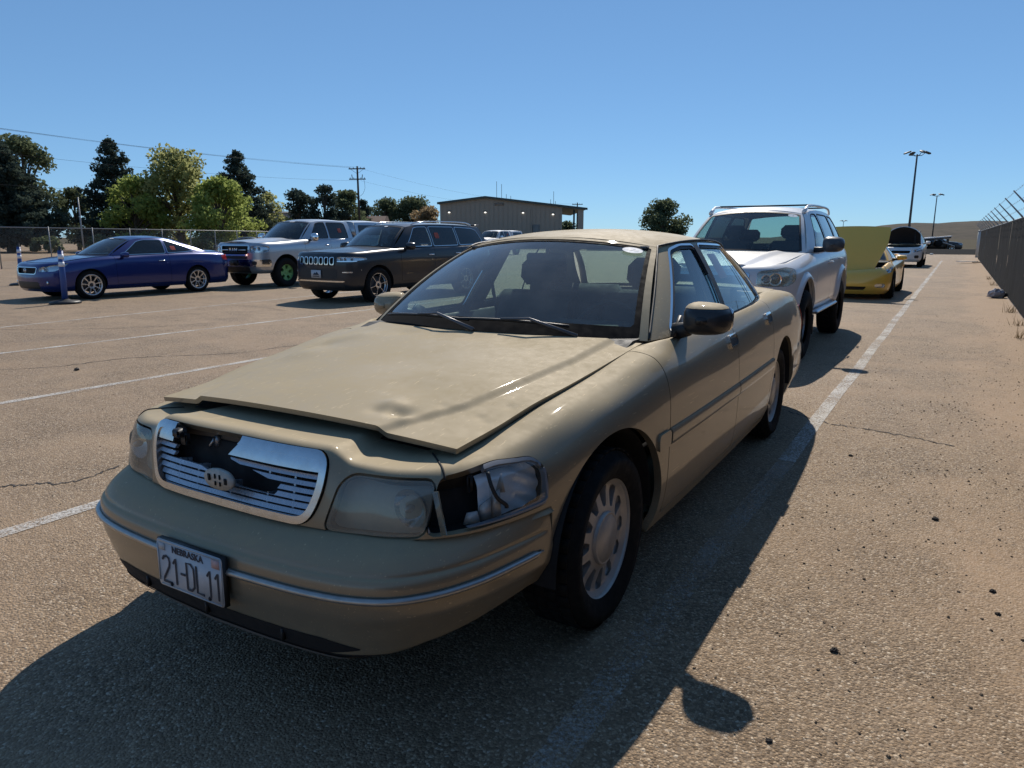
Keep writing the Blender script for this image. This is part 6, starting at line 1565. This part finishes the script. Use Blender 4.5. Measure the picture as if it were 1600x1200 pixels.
broadleaf('leafy_tree', 'pale feathery tree rising above the conifer at the left edge', -81.5, 37.5, 11.2, 7.5, M_LEAF_D, 5200, .17, .2)
pine('pine_tree', 'tall ragged pine left of the big yellow-green tree', -74.5, 42.6, 10.9, 8.6, n=210)
broadleaf('leafy_tree', 'big yellow-green tree between the two tall pines', -67.6, 45.0, 9.7, 8.6, M_LEAF_Y, 9800, .16, .06, 44)
broadleaf('leafy_tree', 'rounded yellow-green tree at the foot of the ragged pine', -69.0, 41.2, 7.0, 6.4, M_LEAF, 6200, .15, .04, 30)
pine('pine_tree', 'tall narrow pine right of the big yellow-green tree', -75.6, 58.6, 11.3, 9.4, n=300)
broadleaf('leafy_tree', 'low spreading green tree in front of the narrow pine', -60.9, 44.9, 6.7, 7.0, M_LEAF, 7600, .15, .03, 40)
broadleaf('leafy_tree', 'small green tree between the left conifer and the ragged pine', -84.0, 43.4, 6.6, 5.0, M_LEAF_D, 3600, .16, .05)
broadleaf('leafy_tree', 'thin yellowing tree left of the dark round trees', -77.4, 64.6, 7.0, 5.8, M_LEAF_Y, 2400, .16, .15)
broadleaf('bushy_tree', 'dark bushy tree behind the cab of the silver pickup', -77.9, 70.0, 7.5, 6.0, M_PINE, 6000, .16, .03, 40)
broadleaf('bushy_tree', 'tallest dark bushy tree left of the utility pole', -74.6, 71.6, 8.4, 5.6, M_PINE, 6000, .16, .03, 40)
broadleaf('leafy_tree', 'green tree just left of the utility pole', -74.6, 76.0, 7.6, 6.2, M_LEAF_D, 5600, .17, .03, 36)
pine('pine_tree', 'short dark conifer at the foot of the utility pole', -76.4, 81.0, 6.6, 5.6, n=170)
broadleaf('leafy_tree', 'dull green tree right of the utility pole', -86.5, 97.0, 7.6, 8.4, M_LEAF_D, 6400, .19, .02, 38)
broadleaf('leafy_tree', 'second dull green tree right of the utility pole', -82.0, 99.5, 7.8, 8.4, M_LEAF_D, 6400, .19, .02, 38)
broadleaf('leafy_tree', 'small brown autumn tree left of the tan building', -69.0, 87.0, 5.7, 5.6, M_LEAF_B, 3800, .15, .03, 30)
broadleaf('leafy_tree', 'lone round tree behind the sedan\'s roof', -42.0, 115.5, 6.9, 8.2, M_LEAF_D, 9000, .18, .0, 44)
broadleaf('leafy_tree', 'far low tree right of the tan building', -86.0, 165.0, 4.6, 8.0, M_LEAF_D, 2200, .25, .04)
for k, (x, y, h, w) in enumerate(((-66, 36, 1.5, 3.2), (-63, 40, 1.9, 3.4), (-58, 41.5, 1.6, 3.0), (-69, 33, 1.3, 2.6), (-62, 50, 1.8, 4), (-64, 56, 2.0, 4), (-67, 63, 2.2, 4.5), (-69, 68, 2.0, 4.2), (-66, 75, 1.8, 4))):
    broadleaf('roadside_shrub', ('second low shrub from the left behind the chain-link fence', 'third low shrub from the left, beside the coupe\'s roof', 'fourth low shrub from the left, under the spreading tree', 'leftmost low shrub behind the chain-link fence', 'low shrub behind the pickup\'s hood', 'low shrub behind the pickup\'s windshield', 'wide low shrub behind the pickup\'s cab', 'low shrub behind the pickup\'s bed topper', 'rightmost low shrub, behind the dark SUV\'s windshield')[k], x, y, h, w, M_LEAF_D, 1300, .12, .02, 12, 'shrubs behind the chain-link fence')
# ------------------------------------------------------------------ tan metal building
def building():
    b = thing('metal_building', 'tan metal building with low gable, dark green trim and roof antennas', 'building', (-51.3, 80.0, 0), R(31.8))
    wall = simple('tan_metal_siding', (.30, .265, .215), .6, .1, var=.06); grn = simple('dark_green_trim', (.030, .050, .048), .5); dark = simple('green_wainscot', (.035, .05, .045), .6)
    x0, xr, x1 = -7.9, -2.0, 8.0; zl, zr, z1 = 5.75, 6.5, 5.35; D = 26.0
    prof = [(x0, 1.5), (x1, 1.5), (x1, z1 - .12), (xr, zr - .12), (x0, zl - .12)]
    obj('wall', prism(prof, 0, D, 'y'), wall, b, smooth=False)
    obj('wainscot', prism([(x0 - .01, 0), (x1 + .01, 0), (x1 + .01, 1.5), (x0 - .01, 1.5)], -.01, D + .01, 'y'), dark, b, smooth=False)
    ribs = [box((x, -.02, (1.5 + np.interp(x, [x0, xr, x1], [zl, zr, z1]) - .2) / 2), (.05, .05, np.interp(x, [x0, xr, x1], [zl, zr, z1]) - 1.75)) for x in np.arange(x0 + .3, x1, .61)]
    first = None
    for r in ribs: obj('siding_rib', r, wall, b, smooth=False)
    rf = obj('roof', join([prism([(x0 - .3, zl - .12), (xr, zr - .09), (x1 + 3.2, 4.92), (x1 + 3.2, 5.05), (xr, zr + .06), (x0 - .3, zl + .03)], -.4, D + .4, 'y')]), simple('grey_metal_roof', (.32, .33, .33), .5, .3), b, smooth=False)
    obj('fascia', prism([(x0 - .32, zl - .20), (xr, zr - .16), (x1 + 3.25, 4.84), (x1 + 3.25, 5.12), (xr, zr + .10), (x0 - .32, zl + .08)], -.5, -.42, 'y'), grn, b, smooth=False)
    for px in (10.4,): obj('canopy_post', box((px, 0, 2.42), (.75, .5, 4.84)), wall, b, smooth=False)
    obj('canopy_pole', tube([(9.55, 0, 0), (9.55, 0, 4.9)], .12, 8), grn, b)
    lampm = simple('lamp_lens', (.9, .9, .88), .2)
    t = NT('lit_wall_lamp'); em = t.n.new('ShaderNodeEmission'); em.inputs[0].default_value = (1, .97, .9, 1); em.inputs[1].default_value = 1.6; lit = t.done(em)
    for x, z in ((-6.7, 4.6), (-2.0, 4.6), (2.9, 4.55), (6.8, 4.35)):
        l = obj('wall_lamp', box((x, -.10, z + .06), (.36, .2, .16), bev=.03), grn, b); obj('lamp_lens', ball((x, -.14, z - .04), (.15, .10, .10), 10, 8), lit, l)
    for x, h, y in ((-.6, 2.4, 4), (.05, 2.2, 5), (.7, .9, 4), (1.3, .8, 5), (6.7, .9, 4), (7.1, 2.0, 4), (7.4, .8, 5)): obj('antenna', tube([(x, y, np.interp(x, [xr, x1], [zr, z1]) - .1), (x, y, np.interp(x, [xr, x1], [zr, z1]) + h)], .03, 5), simple('dark_steel', (.05, .06, .07), .5), b)
    obj('downpipe', join([box((4.0, -.08, 3.2), (.12, .1, 3.6))]), wall, b, smooth=False)
    obj('vent', box((-.2, -.05, 5.6), (1.2, .08, .3)), simple('louvre', (.22, .19, .16), .6), b)
    obj('door', box((4.6, -.03, 1.9), (1.0, .06, 2.2)), simple('door_grey', (.2, .19, .17), .6), b)
building()
def small_house(name, label, x, y, rz, w, d, h, rh, wallc, roofc):
    b = thing(name, label, 'building', (x, y, 0), rz)
    obj('wall', box((0, 0, h / 2), (w, d, h)), wallc, b, smooth=False)
    obj('roof', prism([(-d / 2 - .4, h), (d / 2 + .4, h), (d * .1, h + rh), (-d * .1, h + rh)], -w / 2 - .3, w / 2 + .3, 'x'), roofc, b, smooth=False)
    for k in (-1, 1): win = obj('window', box((k * w * .25, -d / 2 - .02, h * .55), (1.1, .06, 1.0)), M_GLASS_DARK, b, smooth=False)
    obj('door', box((0, -d / 2 - .02, 1.0), (1.0, .06, 2.0)), M_BLACK, b, smooth=False)
small_house('low_house', 'low house with brown shingle roof behind the pickup truck', -78.5, 82.6, R(31.8), 7.6, 7.0, 2.95, 1.6, simple('house_wall', (.30, .24, .19), .8), simple('brown_shingles', (.20, .13, .10), .9, var=.2))
small_house('grey_shop_building', 'grey flat-roofed building behind the yellow-green tree', -99.0, 80.0, R(40), 12, 9, 5.2, .35, simple('grey_block_wall', (.30, .31, .33), .8), simple('dark_flat_roof', (.06, .06, .06), .8))
# ------------------------------------------------------------------ utility poles, wires, lamp posts
M_WOOD = simple('creosote_wood', (.06, .045, .035), .9, var=.3)
M_WIRE = simple('cable', (.03, .03, .035), .8, spec=.1)
def utility_pole(x, y, h, rz, lab, rich=True):
    p = thing('utility_pole', lab, 'utility pole', (x, y, 0), rz)
    obj('pole', tube([(0, 0, 0), (0, 0, h)], [.17, .12], 10), M_WOOD, p)
    for k, z in enumerate((h - .35, h - 1.7) if rich else (h - .4,)):
        c = obj('crossarm', box((0, -.15, z), (2.3, .12, .14)), M_WOOD, p)
        for xx in (-1.0, -.5, .5, 1.0): obj('insulator', lathe([(0, 0), (.05, .02), (.04, .07), (.055, .10), (.03, .16), (0, .17)], 8).move((xx, -.15, z + .07)), simple('porcelain', (.25, .24, .24), .3), c)
    if rich:
        for xx in (-.75, .75): obj('switch', tube([(xx, -.2, h - 1.1), (xx * .9, -.2, h - 1.6)], .05, 6), M_WIRE, p)
        obj('drop_cable', tube(crom([(.9, -.15, h - 1.7), (1.0, -.1, h - 2.8), (.6, -.1, h - 3.7), (.1, -.1, h - 4.0)], 14), .02, 5), M_WIRE, p)
        obj('brace', join([tube([(s_ * .9, -.12, h - .4), (0, -.1, h - 1.0)], .02, 5) for s_ in (-1, 1)]), M_WIRE, p)
utility_pole(-70.5, 74.0, 10.8, R(25), 'tall wooden utility pole with two crossarms above the conifers')
utility_pole(-72.1, 143.5, 8.8, R(30), 'single-arm utility pole seen beside the building canopy', False)
utility_pole(-60.0, 168.0, 6.4, R(30), 'short far utility pole right of the building canopy', False)
def wire(name, lab, a, b, sag, r=.008, grp='overhead wires'):
    a, b = np.array(a, float), np.array(b, float); p = [a + (b - a) * f - np.array([0, 0, sag * 4 * f * (1 - f)]) for f in np.linspace(0, 1, 30)]
    tag(obj(name, tube(p, r, 4), M_WIRE), lab, 'cable', grp)
for k, dx in enumerate((-1.0, -.5, 1.0)):
    wire('overhead_wire', ('uppermost overhead wire from the utility pole to the left edge', 'second overhead wire just below the uppermost one', 'third overhead wire just above the pines')[k], (-70.5 + dx * .9, 74 + dx * .4, 10.62), (-63.9 + dx * .9, 0 + dx * .2, 11.2 - .25 * k), .9)
wire('overhead_wire', 'lower overhead cable passing through the pine tops', (-70.5, 74, 8.9), (-64, 0, 9.4), 1.2, .009)
wire('overhead_wire', 'low cable crossing the gap beside the left conifer', (-74, 60, 6.6), (-69, 6, 6.9), .9, .010)
wire('overhead_wire', 'wire running right from the pole over the tan building', (-70, 74, 10.5), (-72.1, 143.4, 8.6), 1.4, .008)
wire('overhead_wire', 'lower wire running right from the pole', (-70, 74, 8.9), (-72.1, 143.4, 8.2), 1.6, .008)
def lamp_post(x, y, h, lab):
    p = thing('lamp_post', lab, 'lamp post', (x, y, 0), R(31), 'tall parking lot lamp posts')
    st = simple('dark_steel', (.05, .06, .07), .5)
    obj('pole', tube([(0, 0, 0), (0, 0, h)], [.13, .08], 10), st, p)
    for k in range(4):
        a = k * math.pi / 2; c, s_ = math.cos(a), math.sin(a)
        obj('arm', tube([(0, 0, h - .15), (c * .45, s_ * .45, h - .12), (c * .75, s_ * .75, h + .12)], .035, 6), st, p)
        hd = box((0, 0, 0), (.62, .42, .16), bev=.05); hd.P[:, 2] -= hd.P[:, 0] * .35
        hd.P = hd.P @ np.array([[c, s_, 0], [-s_, c, 0], [0, 0, 1]]) + (c * 1.0, s_ * 1.0, h + .16); obj('lamp_head', hd, st, p)
lamp_post(-4.67, 85.3, 9.6, 'nearest tall four-headed lamp post behind the far crossover')
lamp_post(-4.76, 161.8, 9.2, 'second tall lamp post right of the nearest one')
lamp_post(-36.3, 283.4, 7.0, 'faint farthest lamp post above the white SUV\'s mirror')
# small street light at the left
sl = thing('street_light', 'small street light left of the thin yellowing tree', 'street light', (-84.5, 68.5, 0), R(30)); obj('pole', tube([(0, 0, 0), (0, 0, 5.6), (-.3, 0, 6.1), (-1.5, 0, 6.3)], .06, 7), M_GALV, sl); obj('lamp_head', box((-1.8, 0, 6.3), (.8, .3, .18), bev=.05), M_GALV, sl)
# ------------------------------------------------------------------ hills
def hills():
    nx, ny = 120, 24; X, Y = np.meshgrid(np.linspace(-260, 1500, nx), np.linspace(560, 1250, ny), indexing='ij')
    rid = np.interp(X, [-260, -170, -95, -40, 20, 70, 300, 800, 1500], [0, .5, 9.5, 15.5, 17.5, 17, 22, 30, 24])
    prof = np.sin(np.clip((Y - 560) / 690, 0, 1) * math.pi) ** .8
    Z = rid * prof * (1 + .10 * np.sin(X * .021) * np.sin(Y * .013 + 1)) + prof * 1.2 * np.sin(X * .06 + Y * .03) - .6
    t = NT('dry_hill'); n = t.noise(.012, 8, .65); n2 = t.noise(.09, 6, .7)
    c = t.mix(n, (.065, .055, .042), (.105, .085, .062)); c = t.mix(t.rng(n2, .5, .66, 0, .85), c, (.035, .036, .027))
    tag(obj('hill', face_out(grid(np.stack([X, Y, Z], -1)), 2, 1), t.done(t.principled(Base_Color=c, Roughness=.95, Specular_IOR_Level=.1))), kind='structure')
hills()
# ------------------------------------------------------------------ things at the far end of the lot
def far_end():
    d = simple('dark_soil', (.05, .042, .035), .95, var=.3)
    be = obj('berm', S(np.array([(-34, 70, -.01), (9, 70, -.01), (9, 70.6, .42), (-34, 70.6, .42), (-34, 71.4, -.01), (9, 71.4, -.01)]), [(0, 1, 2, 3), (3, 2, 5, 4)]), d, smooth=False); tag(be, kind='structure')
    tr = thing('flatbed_trailer', 'pale flatbed trailer with a raised ramp at the far end of the lot', 'trailer', (-2.3, 84, .0), R(6))
    st = simple('weathered_trailer', (.55, .56, .57), .6, .2)
    dk = box((0, 0, 0), (2.9, 1.9, .10)); dk.P[:, 2] += dk.P[:, 0] * .10 + 1.35; obj('deck', dk, st, tr, smooth=False)
    fr = box((0, -.8, 0), (2.8, .10, .14)); fr.P[:, 2] += fr.P[:, 0] * .10 + 1.22; obj('frame', fr, M_BLACK, tr, smooth=False)
    rp = box((0, 0, 0), (1.8, 1.6, .06)); rp.P[:, 2] += -rp.P[:, 0] * .35 + .85; rp.P[:, 0] += .9; obj('ramp', rp, st, tr, smooth=False)
    for x in (-.5, .4):
        for y in (-.9, .9): obj('wheel', lathe([(0, -.1), (.30, -.1), (.34, 0), (.30, .1), (0, .1)], 18, 'y').move((x, y, .80)), M_RUBBER, tr)
    for x in (-1.2, 1.2): obj('landing_leg', box((x, 0, .62), (.10, 1.4, 1.24)), M_BLACK, tr, smooth=False)
    gp = thing('gate_post', 'pale gate post at the far end of the screened fence', 'post', (1.05, 60.0, 0)); obj('post', tube([(0, 0, 0), (0, 0, 1.75)], .09, 10), simple('pale_post', (.45, .45, .43), .6), gp); obj('cap', ball((0, 0, 1.78), .10, 10, 6), M_GALV, gp)
    for k, (x, lab) in enumerate(((-1.9, 'white low rock at the far end of the lot'), (-9.0, 'pale rock farther left at the end of the lot'))): rock(x, 67.5, .14, 'pale_rock', lab, simple('pale_stone', (.6, .58, .54), .8))
far_end()
def debris():
    d = thing('crumpled_bag', 'crumpled grey plastic bag lying at the foot of the screened fence', 'bag', (.84, 20.2, 0), .4)
    b = ball((0, 0, .09), (.20, .13, .10), 16, 10); b.P = b.P + RNG.normal(0, .018, b.P.shape); obj('bag', b, simple('grey_plastic_bag', (.42, .42, .46), .3, var=.3), d, smooth=False); k = ball((.16, .02, .07), (.10, .09, .07), 10, 7); k.P += RNG.normal(0, .012, k.P.shape); obj('bag_end', k, M_BLACK, d, smooth=False)
    d = thing('flattened_board', 'pale flattened board lying by the fence far down the lot', 'board', (.42, 46.5, 0), .5); m = box((0, 0, .05), (.9, .5, .03)); m.P[:, 2] += np.abs(m.P[:, 0]) * .12; obj('board', m, simple('pale_board', (.55, .53, .50), .7), d, smooth=False); obj('strap', box((.7, .1, .05), (.8, .10, .04), rz=.2), M_BLACK, d, smooth=False)
    for k, (x, y, n) in enumerate(((.86, 12.2, 22), (.95, 16.4, 26), (.9, 20.9, 20), (.97, 25.5, 18), (.93, 29.0, 18), (.95, 14.0, 16))):
        bl = []
        for q in range(n):
            a = RNG.uniform(0, 6.28); L = RNG.uniform(.08, .24); bx, by = RNG.normal(0, .05, 2); bl.append(S(np.array([(bx, by, 0), (bx + .008, by + .004, 0), (bx + math.cos(a) * L * .5, by + math.sin(a) * L * .5, L)]), [(0, 1, 2)]))
        e = tag(obj('dry_weed', join(bl), simple('dry_grass', (.30, .23, .12), .9), smooth=False, loc=(x, y, 0)), 'dry weed tuft growing along the foot of the screened fence', 'weed', 'dry weeds along the fence')
debris()
# far vehicles: a white pickup behind the dark SUV, a dark coupe behind the chain-link fence
def recolour(root, old, new):
    for o in [root] + list(root.children_recursive):
        if o.type == 'MESH':
            for s_ in o.material_slots:
                if s_.material and s_.material.name.startswith(old): s_.link = 'OBJECT'; s_.material = new
def find(n): return bpy.data.objects[n]
pk = copy_tree(find('parked_pickup')); pk.location = (-31.5, 45.6, 0); pk['label'] = 'white pickup far behind the dark SUV, only its cab showing'; recolour(pk, 'silver_paint', MATS['white_paint'])
cp = copy_tree(find('parked_coupe')); cp.location = (-52.0, 37.5, 0); cp.rotation_euler[2] = R(-25); cp['label'] = 'dark car parked behind the chain-link fence beyond the coupe'; recolour(cp, 'blue_paint', MATS['charcoal_paint'])

for nm, src, x, y, rz, lab, old, new in (('a', 'parked_coupe', .2, 86.5, 95, 'dark car parked sideways at the far right end of the lot', 'blue_paint', 'charcoal_paint'),):
    q = copy_tree(find(src)); q.location = (x, y, 0); q.rotation_euler[2] = R(rz); q['label'] = lab
    if old != new: recolour(q, old, MATS[new])
